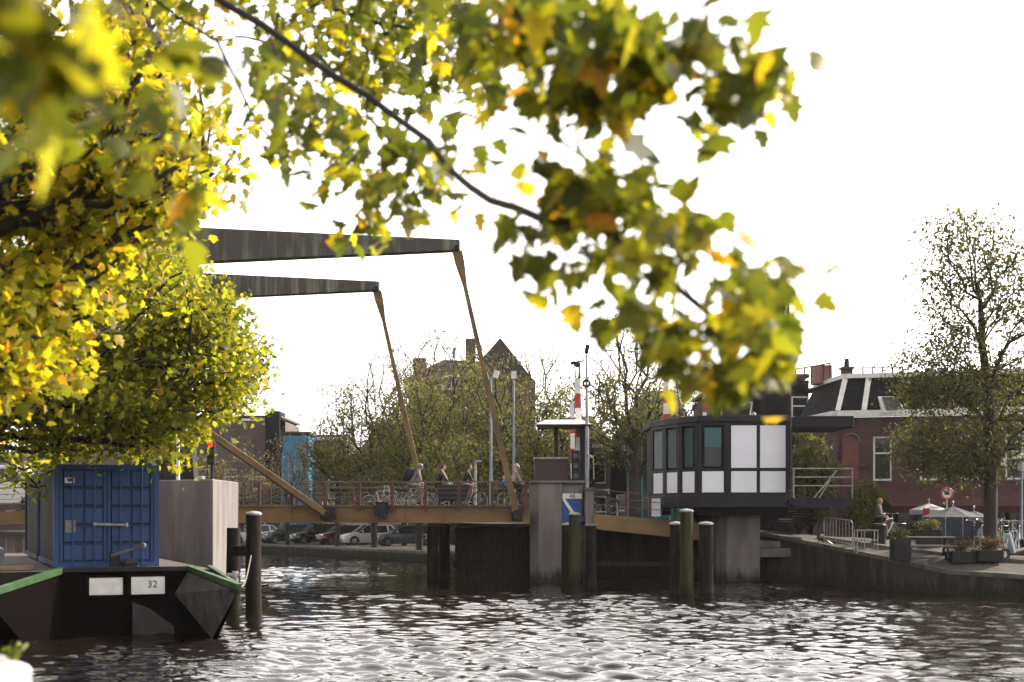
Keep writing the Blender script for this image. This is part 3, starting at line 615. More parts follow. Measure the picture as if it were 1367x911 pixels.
pile('low pile with white cap at the left foot of the blue sign', 757, 57.8, 701, .44, M['timber_wet'])
pile('dark pile below the narrow stone post', 789, 57.0, 702, .46, M['timber_wet'], False)
pile('tall mossy green pile in front of the cabin', 916.5, 49.8, 683, .46, M['timber_green'])
pile('dark pile with white cap left of the tall mossy one', 902, 50.8, 700, .42, M['timber_wet'])
pile('dark pile with white cap right of the tall mossy one', 942.5, 50.2, 700, .50, M['timber_wet'])
for nm, a, b, D, lab in (('a', 306, 346, 41.7, 'dark timber brace bolted between the two left piles'), ('b', 898, 948, 50.6, 'dark timber brace between the three piles before the cabin')):
    m = MB(); q0, q1 = P(a, 736, D), P(b, 736, D)
    m.bar(q0, q1, .12, .28); tag(m.build('pile_brace', M['timber_wet']), lab, 'brace')
# concrete block left
cbk = thing('concrete_block', 'big pale concrete block standing in the water behind the blue container', 'concrete block', (-10, 50, 0))
m = MB(); zt = 4.02
Ax = (284 - 683.5) * 48 / F; Bx = (318.5 - 683.5) * 52.5 / F; Cx = (203 - 683.5) * 49.6 / F
m.prism([(Ax, 48, -2), (Bx, 52.5, -2), (Cx + (Bx - Ax), 54.1, -2), (Cx, 49.6, -2)], (0, 0, zt + 2)); m.build('block', M['concrete'], cbk, bevel=.04)
m = MB(); m.ell((-10.9, 50, zt + .04), (.12, .12, .12)); m.build('bollard_knob', M['pile_cap'], cbk)
wp = thing('lamp_post', 'slim white pole rising from the pale concrete block', 'pole', (-11.9, 51, zt))
m = MB(); c = (237.5 - 683.5) * 51 / F; m.tube([(c, 51, zt), (c, 51, zt + 4.5)], [.07, .05], 8); m.build('pole', M['white'], wp)
m = MB(); m.ell((c + .2, 51, zt + 4.55), (.4, .14, .1)); m.build('lamp_head', M['grey_paint'], wp)

# ---------------- barge and containers ----------------
TH = R(21.8); U = Vector((math.cos(TH), math.sin(TH), 0)); V = Vector((-math.sin(TH), math.cos(TH), 0))
C1 = Vector((-10.4, 32.8, 0))
def bg(u, v, z): return C1 + U * u + V * v + Vector((0, 0, z))
ba = thing('work_barge', 'black steel work barge with green gunwales and a number board reading 32', 'barge', tuple(C1))
zd = 1.5
outline = [bg(0, 0, zd), bg(2.9, 0, zd)]
T = P(319, 786, 31.5); TL = P(-22, 797, 29.2); Bp = P(283, 850, 32.7); Bp.z = -.05; I = P(232, 792, 33.7)
m = MB()
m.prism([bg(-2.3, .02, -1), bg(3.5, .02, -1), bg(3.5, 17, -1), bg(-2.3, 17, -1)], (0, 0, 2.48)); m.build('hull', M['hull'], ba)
m = MB(); m.prism([bg(-2.3, .04, 1.484), bg(3.5, .04, 1.484), bg(3.5, 17, 1.484), bg(-2.3, 17, 1.484)], (0, 0, .02)); m.build('deck', M['deck'], ba)
# transom
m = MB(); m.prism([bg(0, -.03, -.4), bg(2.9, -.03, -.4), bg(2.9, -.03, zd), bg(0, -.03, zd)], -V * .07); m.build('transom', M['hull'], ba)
# prongs: right (inner plate coloured paler for the light on it) and left
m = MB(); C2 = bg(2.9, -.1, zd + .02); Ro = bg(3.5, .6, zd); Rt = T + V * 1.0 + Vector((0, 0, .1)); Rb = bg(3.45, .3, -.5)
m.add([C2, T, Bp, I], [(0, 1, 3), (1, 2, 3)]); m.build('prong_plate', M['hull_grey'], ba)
m = MB(); e = .02
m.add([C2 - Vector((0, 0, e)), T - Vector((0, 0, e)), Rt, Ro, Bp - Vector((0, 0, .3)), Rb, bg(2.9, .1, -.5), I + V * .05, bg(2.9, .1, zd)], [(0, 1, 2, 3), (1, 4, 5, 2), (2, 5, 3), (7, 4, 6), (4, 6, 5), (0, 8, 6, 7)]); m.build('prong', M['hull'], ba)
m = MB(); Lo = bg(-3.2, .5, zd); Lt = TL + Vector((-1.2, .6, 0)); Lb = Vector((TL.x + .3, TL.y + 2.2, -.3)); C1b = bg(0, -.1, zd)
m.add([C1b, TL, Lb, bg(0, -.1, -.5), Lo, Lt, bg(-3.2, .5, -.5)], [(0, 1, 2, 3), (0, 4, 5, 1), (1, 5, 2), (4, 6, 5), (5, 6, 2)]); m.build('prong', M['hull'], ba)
m = MB(); m.bar(C2 + Vector((0, 0, .03)), T + Vector((0, 0, .05)), .12, .11); m.bar(T + Vector((0, 0, .05)), Ro + Vector((0, 0, .03)), .1, .1); m.build('gunwale', M['green_rail'], ba)
m = MB(); m.bar(C1b + Vector((0, 0, .03)), TL + Vector((0, 0, .03)), .14, .14); m.build('gunwale', M['green_rail'], ba)
m = MB(); m.bar(C2 + Vector((.0, -.03, -.09)), T + Vector((0, -.03, -.10)), .05, .1); m.build('rubbing_strake', M['steel_dark'], ba)
m = MB(); m.bar(bg(-.1, -.14, zd + .04), bg(3.05, -.14, zd + .04), .14, .1); m.build('rubbing_strake', M['steel_dark'], ba)
# skeg (added plate, paler in place of a lit patch)
m = MB(); m.prism([bg(1.55, -.35, -.4), bg(1.55, -.35, .78), bg(1.95, -.35, .62), bg(2.5, -.35, .2), bg(2.5, -.35, -.4)], -V * .1); m.build('lit_patch', pm('lit_patch_steel', (.03, .027, .028), (.014, .012, .012), .7, 1.5), ba)
# number boards
def board(px0, px1, py0, py1, txt):
    s0 = (P(px0, 0, 32.7) - C1); a = []
    def u_at(px):   # intersection of the ray with the transom plane v = -.16
        k = (px - 683.5) / F; o = C1 - V * .17; t = (k * o.y - o.x) / (U.x - k * U.y); return t
    u0, u1 = u_at(px0), u_at(px1); D = (C1 + U * (u0 + u1) / 2).y
    z0, z1 = CH - (py1 - 688) * D / F, CH - (py0 - 688) * D / F
    m = MB(); c = C1 + U * (u0 + u1) / 2 - V * .15; m.box((c.x, c.y, (z0 + z1) / 2), (u1 - u0, .03, z1 - z0), TH); o = m.build('number_board', M['white'], ba)
    f = MB(); e = .05; c2 = C1 + U * (u0 + u1) / 2 - V * .155
    for uu in (u0 - e / 2, u1 + e / 2): q = C1 + U * uu - V * .155; f.box((q.x, q.y, (z0 + z1) / 2), (e, .06, z1 - z0 + .1), TH)
    for zz in (z0 - e / 2, z1 + e / 2): f.box((c2.x, c2.y, zz), (u1 - u0 - .002, .055, e), TH)
    f.build('board_frame', M['hull'], o)
    if txt: q = c + U * .1 - V * .02; text('number', txt, M['black'], o, (q.x, q.y, (z0 + z1) / 2 + .02), .24, Matrix.Rotation(TH, 3, 'Z') @ Matrix.Rotation(R(90), 3, 'X'))
board(119, 164, 771, 794, ''); board(175, 220, 769.5, 793, '32')
# deck gear
w = thing('anchor_winch', 'small black hand winch with grey crank bar in front of the container doors', 'winch', tuple(bg(1.9, .3, zd)))
m = MB(); a = P(148, 742, 33.4); b = P(190, 728.5, 33.6); m.bar(a, b, .06); m.tube([b + Vector((0, -.05, 0)), b + Vector((0, .1, 0))], .07, 8); m.build('crank', M['hull_grey'], w)
m = MB(); q = P(153, 748, 33.5); m.box((q.x, q.y, 1.72), (.22, .2, .42), TH); m.bar(q, P(168, 757, 33.6), .1); q = P(170, 753, 33.5); m.tube([q - U * .05, q + U * .22], .13, 12); m.bb(q.x - .12, q.x + .25, q.y - .1, q.y + .1, 1.5, 1.62); m.build('body', M['black'], w)
bl = thing('deck_bollard', 'small pale metal bollard on the right tip of the barge', 'bollard', tuple(P(313, 778, 32.6)))
m = MB(); q = P(314, 775, 33); m.tube([(q.x, q.y, 1.1), (q.x, q.y, 1.5)], .07, 10); m.bar((q.x - .2, q.y, 1.42), (q.x + .12, q.y, 1.42), .07); m.build('post', M['pile_cap'], bl)
hc = thing('hatch_cover', 'low grey sloped hatch cover on the barge left of the container', 'hatch', tuple(bg(-1.8, 4.5, zd)))
m = MB(); m.prism([bg(-3.2, 3.4, 1.5), bg(-3.2, 3.4, 1.75), bg(-1.7, 3.4, 2.05), bg(-1.1, 3.4, 1.95), bg(-1.1, 3.4, 1.5)], V * 3); m.build('cover', M['grey_paint'], hc)
for i, (uu, vv) in enumerate(((-1.5, .7), (-1.55, 1.15), (-1.4, 1.6))):
    m = MB(); m.bar(bg(uu - 1.4, vv, 1.56), bg(uu + .9, vv + .05, 1.56), .3, .08); tag(m.build('deck_plank', pm('planks', (.25, .18, .12), (.15, .11, .08), .8, 3)), 'pale wooden plank lying on the barge deck left of the container', 'plank', 'planks lying on the barge deck')
# containers
def container(label, u0, v0, L, col_, doors=True):
    t = thing('shipping_container', label, 'container', tuple(bg(u0, v0, zd)))
    W, H = 2.44, 2.45; z = zd + .06
    def q(u, v, w): return bg(u0 + u, v0 + v, z + w)
    m = MB(); e = .12
    for uu in (e / 2, W - e / 2):
        for vv in (e / 2, L - e / 2): m.bar(q(uu, vv, 0), q(uu, vv, H), e, e, side=U)
    for ww in (.06, H - .06):
        m.bar(q(e, e / 2, ww), q(W - e, e / 2, ww), e * .95); m.bar(q(e, L - e / 2, ww), q(W - e, L - e / 2, ww), e * .95)
        for uu in (e / 2, W - e / 2): m.bar(q(uu, e, ww), q(uu, L - e, ww), e * .95)
    m.build('frame', M['blue'] if doors else col_, t)
    for uu, sgn in ((.05, -1), (W - .05, 1)):      # corrugated sides
        m = MB(); n = int(L / .28); pts = []
        for i in range(n):
            v_ = .12 + (L - .24) * i / n; w_ = (L - .24) / n
            pts += [(uu + sgn * .0, v_), (uu + sgn * .0, v_ + w_ * .4), (uu - sgn * .04, v_ + w_ * .5), (uu - sgn * .04, v_ + w_ * .9)]
        vs = []
        for a, b in pts: vs += [q(a, b, .1), q(a, b, H - .1)]
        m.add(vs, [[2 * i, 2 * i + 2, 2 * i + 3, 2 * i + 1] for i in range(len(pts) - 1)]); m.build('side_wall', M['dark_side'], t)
    m = MB(); m.prism([q(.06, .06, H - .04), q(W - .06, .06, H - .04), q(W - .06, L - .06, H - .04), q(.06, L - .06, H - .04)], (0, 0, .03)); m.build('roof', col_, t)
    m = MB(); m.prism([q(.06, .12, .05), q(W - .06, .12, .05), q(W - .06, L - .12, .05), q(.06, L - .12, .05)], (0, 0, .05)); m.build('floor', M['deck'], t)
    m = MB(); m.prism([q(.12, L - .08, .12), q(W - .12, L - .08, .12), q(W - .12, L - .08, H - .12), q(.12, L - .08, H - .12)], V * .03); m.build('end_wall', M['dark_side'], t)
    if not doors:
        m = MB(); m.prism([q(.12, .06, .12), q(W - .12, .06, .12), q(W - .12, .06, H - .12), q(.12, .06, H - .12)], V * .03); m.build('end_wall', M['dark_side'], t); return t
    for s in range(2):
        ua = .13 + s * 1.10; ub = ua + 1.085
        d = MB(); d.prism([q(ua, .06, .125), q(ub, .06, .125), q(ub, .06, H - .125), q(ua, .06, H - .125)], V * .03)
        # raised grid ribs of the pressed door
        zc5 = [.125 + (H - .25) * k / 5 for k in range(6)]; uc = [ua, ua + .07, ua + .55, ub - .07, ub]
        for k in range(5):          # pressed panels standing proud of the door skin, gaps between them in shade
            for a_, b_ in ((uc[1], uc[2]), (uc[2], uc[3])):
                x0, x1, y0, y1, e_ = a_ + .012, b_ - .012, zc5[k] + .02, zc5[k + 1] - .02, .03
                d.add([q(x0, .06, y0), q(x1, .06, y0), q(x1, .06, y1), q(x0, .06, y1), q(x0 + e_, .025, y0 + e_), q(x1 - e_, .025, y0 + e_), q(x1 - e_, .025, y1 - e_ * .4), q(x0 + e_, .025, y1 - e_ * .4)], [(4, 5, 6, 7), (0, 1, 5, 4), (1, 2, 6, 5), (2, 3, 7, 6), (3, 0, 4, 7)])
        for a_, b_ in ((uc[0], uc[1]), (uc[3], uc[4])): d.prism([q(a_ + .004, .02, .135), q(b_ - .004, .02, .135), q(b_ - .004, .02, H - .135), q(a_ + .004, .02, H - .135)], V * .04)
        dd = d.build('door', col_, t)
        sm = MB()
        for zz in zc5[1:-1]: sm.prism([q(ua + .075, .054, zz - .018), q(ub - .075, .054, zz - .018), q(ub - .075, .054, zz + .018), q(ua + .075, .054, zz + .018)], V * .004)
        sm.build('groove_shade', M['dark_side'], dd)  # dark strips paint the shade into the door recesses
        for uu in (ua + .30, ua + .80):
            b = MB(); b.tube([q(uu, -.03, .05), q(uu, -.03, H - .05)], .018, 8); b.build('locking_bar', M['blue'], dd)
    b = MB(); b.tube([q(.93, -.06, 1.02), q(1.66, -.06, 1.0)], .035, 8); b.ell(q(.93, -.06, 1.02), (.055, .05, .05)); b.ell(q(1.66, -.06, 1.0), (.05, .05, .065)); b.build('lock_handle', M['pile_cap'], t)
    b = MB(); b.prism([q(.25, -.005, 2.0), q(.47, -.005, 2.0), q(.47, -.005, 2.13), q(.25, -.005, 2.13)], V * .008); lb = b.build('white_label', M['white'], t)
    b = MB(); b.prism([q(.32, -.01, 2.04), q(.40, -.01, 2.04), q(.43, -.01, 2.11), q(.29, -.01, 2.11)], V * .004); b.build('label_emblem', M['blue'], lb)
    b = MB(); b.prism([q(.26, -.005, .83), q(.50, -.005, .83), q(.50, -.005, 1.12), q(.26, -.005, 1.12)], V * .008); b.build('data_plate', pm('tan_plate', (.22, .2, .17), (.15, .13, .12), .5, 8), t)
    return t
container('blue steel shipping container with closed double doors on the black barge', -.1, .9, 6.06, M['blue'])
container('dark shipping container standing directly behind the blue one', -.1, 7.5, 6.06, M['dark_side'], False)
# ---------------- buildings ----------------
def house(name, label, cat, O, end, h, depth, wall, windows, roof=None, cornice=None, base=1.0, group=None, doors=(), win_mat=None):
    """O,end: facade foot points (x,y,z); windows: (u0,u1,z0,z1,type) relative to O"""
    O = Vector(O); E_ = Vector(end); u = Vector((E_.x - O.x, E_.y - O.y, 0)); L = u.length; u.normalize(); n = Vector((u.y, -u.x, 0))
    if n.y > 0: n = -n
    t = thing(name, label, cat, tuple(O), group=group)
    us = sorted({0, L} | {w[0] for w in windows} | {w[1] for w in windows}); zs_ = sorted({-1.5, h} | {w[2] for w in windows} | {w[3] for w in windows})
    def q(a, z, d): return O + u * a + Vector((0, 0, z)) + n * d
    m = MB()
    for a, b in zip(us[:-1], us[1:]):
        for c, d in zip(zs_[:-1], zs_[1:]):
            if any(w[0] <= (a + b) / 2 <= w[1] and w[2] <= (c + d) / 2 <= w[3] for w in windows): continue
            m.add([q(a, c, 0), q(b, c, 0), q(b, d, 0), q(a, d, 0)], [(0, 1, 2, 3)])
    for w in windows:
        r = -.18; A = [q(w[0], w[2], 0), q(w[1], w[2], 0), q(w[1], w[3], 0), q(w[0], w[3], 0)]; B = [q(w[0], w[2], r), q(w[1], w[2], r), q(w[1], w[3], r), q(w[0], w[3], r)]
        m.add(A + B, [(0, 1, 5, 4), (1, 2, 6, 5), (2, 3, 7, 6), (3, 0, 4, 7)])
    m.add([q(0, -1.5, 0), q(0, h, 0), q(0, h, -depth), q(0, -1.5, -depth)], [(0, 1, 2, 3)]); m.add([q(L, -1.5, 0), q(L, h, 0), q(L, h, -depth), q(L, -1.5, -depth)], [(0, 1, 2, 3)])
    m.add([q(0, -1.5, -depth), q(L, -1.5, -depth), q(L, h, -depth), q(0, h, -depth)], [(0, 1, 2, 3)]); m.add([q(0, h, 0), q(L, h, 0), q(L, h, -depth), q(0, h, -depth)], [(0, 1, 2, 3)])
    m.build('wall', wall, t)
    for w in windows:
        kind = w[4] if len(w) > 4 else 'w'; f = MB(); b = .09; d0, d1 = -.17, -.08
        def fr(a0, a1, c0, c1): f.prism([q(a0, c0, d1), q(a1, c0, d1), q(a1, c1, d1), q(a0, c1, d1)], n * (d0 - d1))
        fr(w[0], w[0] + b, w[2], w[3]); fr(w[1] - b, w[1], w[2], w[3]); fr(w[0] + b, w[1] - b, w[3] - b, w[3]); fr(w[0] + b, w[1] - b, w[2], w[2] + b)
        if kind == 'w':
            zm = w[2] + (w[3] - w[2]) * .62; fr(w[0] + b, w[1] - b, zm - .035, zm + .035)
            if w[1] - w[0] > 1.6: um = (w[0] + w[1]) / 2; fr(um - .04, um + .04, w[2] + b, zm - .035)
        nm = 'door' if kind == 'd' else 'window'
        fo = f.build(nm, M['white'], t)
        p = MB(); p.prism([q(w[0] + b, w[2] + b, -.15), q(w[1] - b, w[2] + b, -.15), q(w[1] - b, w[3] - b, -.15), q(w[0] + b, w[3] - b, -.15)], n * -.02)
        p.build('pane' if kind == 'w' else 'leaf', M['glass'] if kind == 'w' else pm('door_paint', (.02, .03, .05), None, .4), fo)
        if kind == 'w':
            s = MB(); s.prism([q(w[0] - .06, w[2] - .09, .05), q(w[1] + .06, w[2] - .09, .05), q(w[1] + .06, w[2] - .002, .05), q(w[0] - .06, w[2] - .002, .05)], n * -.2); s.build('sill', M['stone'], fo)
    if cornice:
        m = MB(); m.prism([q(-.1, h - .12, .22), q(L + .1, h - .12, .22), q(L + .1, h + .14, .22), q(-.1, h + .14, .22)], n * -.5); m.build('cornice', cornice, t)
    if roof == 'gable':      # ridge parallel to the facade
        m = MB(); rh = depth * .42
        m.prism([q(-.2, h + .02, .3), q(-.2, h + rh, -depth / 2), q(-.2, h + .02, -depth - .2)], u * (L + .4)); m.build('roof', M['roof_dark'], t)
    if roof == 'front':      # ridge at right angles to the facade
        m = MB(); m.prism([q(-.25, h + .02, .15), q(L / 2, h + L * .42, .15), q(L + .25, h + .02, .15)], n * (-depth)); m.build('roof', M['roof_dark'], t)
    if roof == 'flat':
        m = MB(); m.prism([q(-.1, h + .16, .1), q(L + .1, h + .16, .1), q(L + .1, h + .16, -depth), q(-.1, h + .16, -depth)], (0, 0, .2)); m.build('roof', M['roof_dark'], t)
    return t, q, L, n, u
def grid_windows(L, z0s, w, h, gap, off=.8, kind='w'):
    out = []; k = max(1, int((L - 2 * off + gap) / (w + gap))); s = (L - k * w - (k - 1) * gap) / 2
    for z in z0s:
        for i in range(k): out.append((s + i * (w + gap), s + i * (w + gap) + w, z, z + h, kind))
    return out
# corner brick house with slate mansard (right)
gH = 1.5
def XD(px, D): return (px - 683.5) * D / F
hz = 7.6 - gH
D0 = 70.0
c0 = (XD(1118, D0), D0 + .0); c1 = (XD(1151, D0), D0 - .3); c2 = (XD(1440, 66.5), 66.5); cL = (XD(1066, 76), 76.0)
Lr = math.hypot(c2[0] - c1[0], c2[1] - c1[1])
def uof(px):   # distance along the right facade of a picture column
    k = (px - 683.5) / F; d = ((c2[0] - c1[0]) / Lr, (c2[1] - c1[1]) / Lr); return (k * c1[1] - c1[0]) / (d[0] - k * d[1])
wz0, wz1 = CH + 46 * 69.7 / F - gH, CH + 105 * 69.7 / F - gH
wins = [(uof(1165.5), uof(1190.5), wz0, wz1), (uof(1228), uof(1252), wz0, wz1), (uof(1283), uof(1307), wz0, wz1), (uof(1342), uof(1367), wz0, wz1)]
bh, q, L, n, u = house('corner_brick_house', 'red brown brick corner house with black slate mansard and a long red awning', 'house', (*c1, gH), (*c2, gH), hz, 8, M['brick_red'], wins)
# chamfer and left facade walls
m = MB(); zz0, zz1 = -1.5 + gH, hz + gH
m.add([(*c0, zz0), (*c1, zz0), (*c1, zz1), (*c0, zz1), (*cL, zz0), (*cL, zz1)], [(0, 1, 2, 3), (4, 0, 3, 5)]); m.build('corner_wall', M['brick_red'], bh)
aw = MB(); xa, xb = XD(1124, 69.85), XD(1146, 69.85)      # blind arched panel on the chamfer
pts = [(xa, 69.78, CH + 42 * 69.8 / F), (xb, 69.70, CH + 42 * 69.8 / F)] + [((xa + xb) / 2 + math.cos(t) * (xb - xa) / 2, 69.74 - math.cos(t) * .04, CH + 98 * 69.8 / F + math.sin(t) * .28) for t in np.linspace(0, math.pi, 9)]
aw.prism(pts, (0, .03, 0)); aw.build('blind_arch', pm('arch_infill', (.15, .06, .052), (.12, .045, .04), .85, 2), bh)
m = MB(); m.torus(((xa + xb) / 2, 69.66, CH + 97 * 69.8 / F), (xb - xa) / 2 + .03, .06, 'Y', 12, 4, 0, math.pi); 
for z in (CH + 66 * 69.8 / F,): m.bar((c0[0], 69.93, z), (xa - .05, 69.72, z), .12, .16); m.bar((xb + .05, 69.6, z), (c1[0] + .05, 69.62, z), .12, .16)
m.build('brick_band', M['brick_purple'], bh)
def ring(name, z0, z1, out, mat, par):
    m = MB(); pl = [cL, c0, c1, c2]
    for a, b in zip(pl[:-1], pl[1:]):
        A = Vector((*a, 0)); B = Vector((*b, 0)); d = (B - A).normalized(); nn = Vector((d.y, -d.x, 0)); nn = nn if nn.y < 0 else -nn
        m.prism([A + Vector((0, 0, z0)) + nn * out, B + Vector((0, 0, z0)) + nn * out, B + Vector((0, 0, z0)) - nn * .2, A + Vector((0, 0, z0)) - nn * .2], (0, 0, z1 - z0))
    return m.build(name, mat, par)
ring('cornice', 7.62, 7.92, .3, M['white'], bh)
# mansard: sloped slate planes
zi, zt_ = 7.93, 9.65
ctr = Vector((XD(1200, 76), 76))
def inset(p, k=.9): 
    v = Vector(p) - Vector((ctr.x, ctr.y)); v = v * (1 - k / max(v.length, 1)); return (ctr.x + v.x, ctr.y + v.y)
tops = [inset(cL), inset(c0), inset(c1), (c2[0], c2[1] + .8)]
bots = [cL, c0, c1, c2]
m = MB()
for i in range(3): m.add([(*bots[i], zi), (*bots[i + 1], zi), (*tops[i + 1], zt_), (*tops[i], zt_)], [(0, 1, 2, 3)])
m.add([(*tops[0], zt_), (*tops[1], zt_), (*tops[2], zt_), (*tops[3], zt_), (c2[0], 80, zt_), (cL[0], 80, zt_)], [(0, 1, 2, 3, 4, 5)])
rf = m.build('roof', M['slate'], bh)
m = MB()
for i in (1, 2): m.bar(Vector((*bots[i], zi)) + Vector((0, -.06, 0)), Vector((*tops[i], zt_)) + Vector((0, -.06, 0)), .24, .14, .26, .14, side=(1, 0, 0))
for i in range(3): m.bar(Vector((*tops[i], zt_ + .05)) + Vector((0, -.1, 0)), Vector((*tops[i + 1], zt_ + .05)) + Vector((0, -.1, 0)), .3, .22)
m.build('roof_trim', M['white'], rf)
def skylight(px0, px1, py0, py1, D):
    m = MB(); a, b = P(px0, py1, D), P(px1, py0, D + .8); 
    m.add([(a.x, D - .1, a.z), (b.x + .15, D - .1, a.z), (b.x, D + .55, b.z), (a.x - .15, D + .55, b.z), (a.x, D + .5, a.z), (b.x + .15, D + .5, a.z)], [(0, 1, 2, 3), (0, 4, 3), (1, 2, 5), (0, 1, 5, 4)])
    o = m.build('skylight', M['white'], bh); g = MB(); e = .1
    g.add([(a.x + e, D - .09, a.z + .1), (b.x + .1 - e, D - .09, a.z + .1), (b.x - e, D + .45, b.z - .06), (a.x - .1 + e, D + .45, b.z - .06)], [(0, 1, 2, 3)]); g = g.build('pane', M['glass'], o); g.location = (0, -.05, .03)
skylight(1180, 1198, 530, 551, 69.0)
# terrace railing, chimney on the roof
m = MB()
def rr(a, b, z, h, n):
    for i in range(n + 1):
        p = Vector((*a, z)).lerp(Vector((*b, z)), i / n); m.bar(p, p + Vector((0, 0, h)), .022 if i % 6 else .07)
    m.bar(Vector((*a, z + h)), Vector((*b, z + h)), .06)
rr((XD(1062, 76), 76), (XD(1108, 73), 73), zt_ + .1, .85, 22); rr((XD(1152, 72), 72), (XD(1205, 72), 72), zt_ + .1, .55, 24); rr((XD(1108, 73), 73), (XD(1110, 78), 78), zt_ + .1, .85, 6)
m.build('terrace_railing', M['rust_red'], rf)
m = MB(); cx = XD(1131, 74); m.bb(cx - .25, cx + .25, 73.8, 74.4, zt_, zt_ + .75); m.bb(cx - .32, cx + .32, 73.7, 74.5, zt_ + .75, zt_ + .85); m.build('chimney', M['brick_red'], rf)
m = MB(); m.tube([(cx, 74.1, zt_ + .86), (cx, 74.1, zt_ + 1.3)], [.15, .12], 10); m.build('chimney_pot', M['steel_dark'], rf)
m = MB(); x_ = XD(1100, 74); m.bb(x_ - .5, x_ + .4, 73.9, 75, zt_, zt_ + .95); m.build('stair_hood', pm('pink_render', (.3, .17, .15), (.24, .14, .12), .8, 2), rf)
# shopfront below the awning: black panel stands in for the deep shade
m = MB(); m.prism([q(uof(1192), -.3, .13), q(L, -.3, .13), q(L, 2.62, .13), q(uof(1192), 2.62, .13)], n * -.12); sf = m.build('shopfront_shade', M['black'], bh)
us_ = [1196, 1222, 1247, 1271, 1296, 1320, 1345, 1370]
for a_, b_ in zip(us_[:-1], us_[1:]):
    m = MB(); m.prism([q(uof(a_) + .12, .5, .15), q(uof(b_) - .12, .5, .15), q(uof(b_) - .12, 2.3, .15), q(uof(a_) + .12, 2.3, .15)], n * -.015); m.build('pane', M['glass'], sf)
# awning across the ground floor
m = MB(); D = 67.0; za, zb_ = CH + 43 * 69.5 / F, CH + 12 * 67 / F
A0, A1 = Vector((XD(1163, 69.6), 69.45, za)), Vector((XD(1440, 66.3), 66.3, za)); B0, B1 = Vector((XD(1192, 66.6), 66.8, zb_)), Vector((XD(1440, 63.6), 63.6, zb_))
m.add([A0, A1, B1, B0, A0 - Vector((0, 0, .05)), A1 - Vector((0, 0, .05)), B1 - Vector((0, 0, .05)), B0 - Vector((0, 0, .05))], [(0, 1, 2, 3), (7, 6, 5, 4), (0, 3, 7, 4), (3, 2, 6, 7)])
m.add([B0, B1, B1 - Vector((0, 0, .3)), B0 - Vector((0, 0, .3))], [(0, 1, 2, 3)]); m.build('awning', M['awning'], bh)
# brown-grey houses behind, left of the mansard
hh = [('dark_terraced_house', 'dark grey rendered house with tall white dormer window left of the mansard', 1022, 1078, 82, 556, 508, M['slate'], [(.5, 1.6, 7.2, 8.6)]),
      ('dark_terraced_house', 'low dark house with small white window behind the cabin roof', 948, 1022, 86, 560, 527, M['roof_dark'], [(2.6, 3.3, 6.9, 7.8)])]
for nm, lb, a, b, D, _, pt, mt, wn_ in hh:
    zt2 = CH + (688 - pt) * D / F - 1.5
    wn2 = [((b - a) * D / F * .62, (b - a) * D / F * .62 + 1.0, zt2 - 2.4, zt2 - .9)] if 'tall' in lb else [((b - a) * D / F * .88 - .3, (b - a) * D / F * .88 + .5, zt2 - 1.5, zt2 - .5)]
    wn2 += grid_windows((b - a) * D / F, (1.0,), 1.0, 1.8, .9)
    house(nm, lb, 'house', (XD(a, D), D, 1.5), (XD(b, D), D, 1.5), zt2, 8, mt, wn2, roof='flat')
g = thing('gabled_house', 'narrow dark house with a steep pointed gable behind the cabin roof', 'house', (XD(960, 90), 90, 1.5))
m = MB(); D = 88; x0, x1 = XD(950, D), XD(985, D); zz = CH + (688 - 535) * D / F
m.bb(x0, x1, D, D + 6, 0, zz); m.build('wall', M['brick_brown'], g)
m = MB(); m.prism([(x0 - .1, D - .1, zz + .01), (x1 + .1, D - .1, zz + .01), ((x0 + x1) / 2, D - .1, CH + (688 - 515) * D / F)], (0, 6.2, 0)); m.build('roof', M['roof_dark'], g)
# green netted scaffold house
gs = thing('scaffolded_house', 'house wrapped in green scaffold netting left of the cabin', 'house', (XD(865, 80), 80, 1.6))
m = MB(); D = 80; x0, x1 = XD(848, D), XD(905, D); zz = CH + (688 - 566) * D / F
m.bb(x0, x1, D, D + 8, 0, zz); m.build('wall', M['brick_brown'], gs)
m = MB(); rn = random.Random(4); cols_ = 12; rows_ = 10; vs = []
for i in range(cols_ + 1):
    for j in range(rows_ + 1): vs.append((x0 - .6 + (x1 - x0 + .9) * i / cols_, D - 1.1 + rn.uniform(-.12, .12), 1.7 + (zz - 1.4) * j / rows_))
m.add(vs, [[i * (rows_ + 1) + j, (i + 1) * (rows_ + 1) + j, (i + 1) * (rows_ + 1) + j + 1, i * (rows_ + 1) + j + 1] for i in range(cols_) for j in range(rows_)]); m.build('net', M['green_net'], gs, smooth=True)
m = MB()
for i in range(5):
    x = x0 - .5 + (x1 - x0 + .7) * i / 4; m.bar((x, D - 1.25, 1.6), (x, D - 1.25, zz + .6), .06)
for z in (3.6, 5.6, 7.6): m.bar((x0 - .7, D - 1.25, z), (x1 + .3, D - 1.25, z), .07)
m.build('scaffold_tubes', M['wire'], gs)
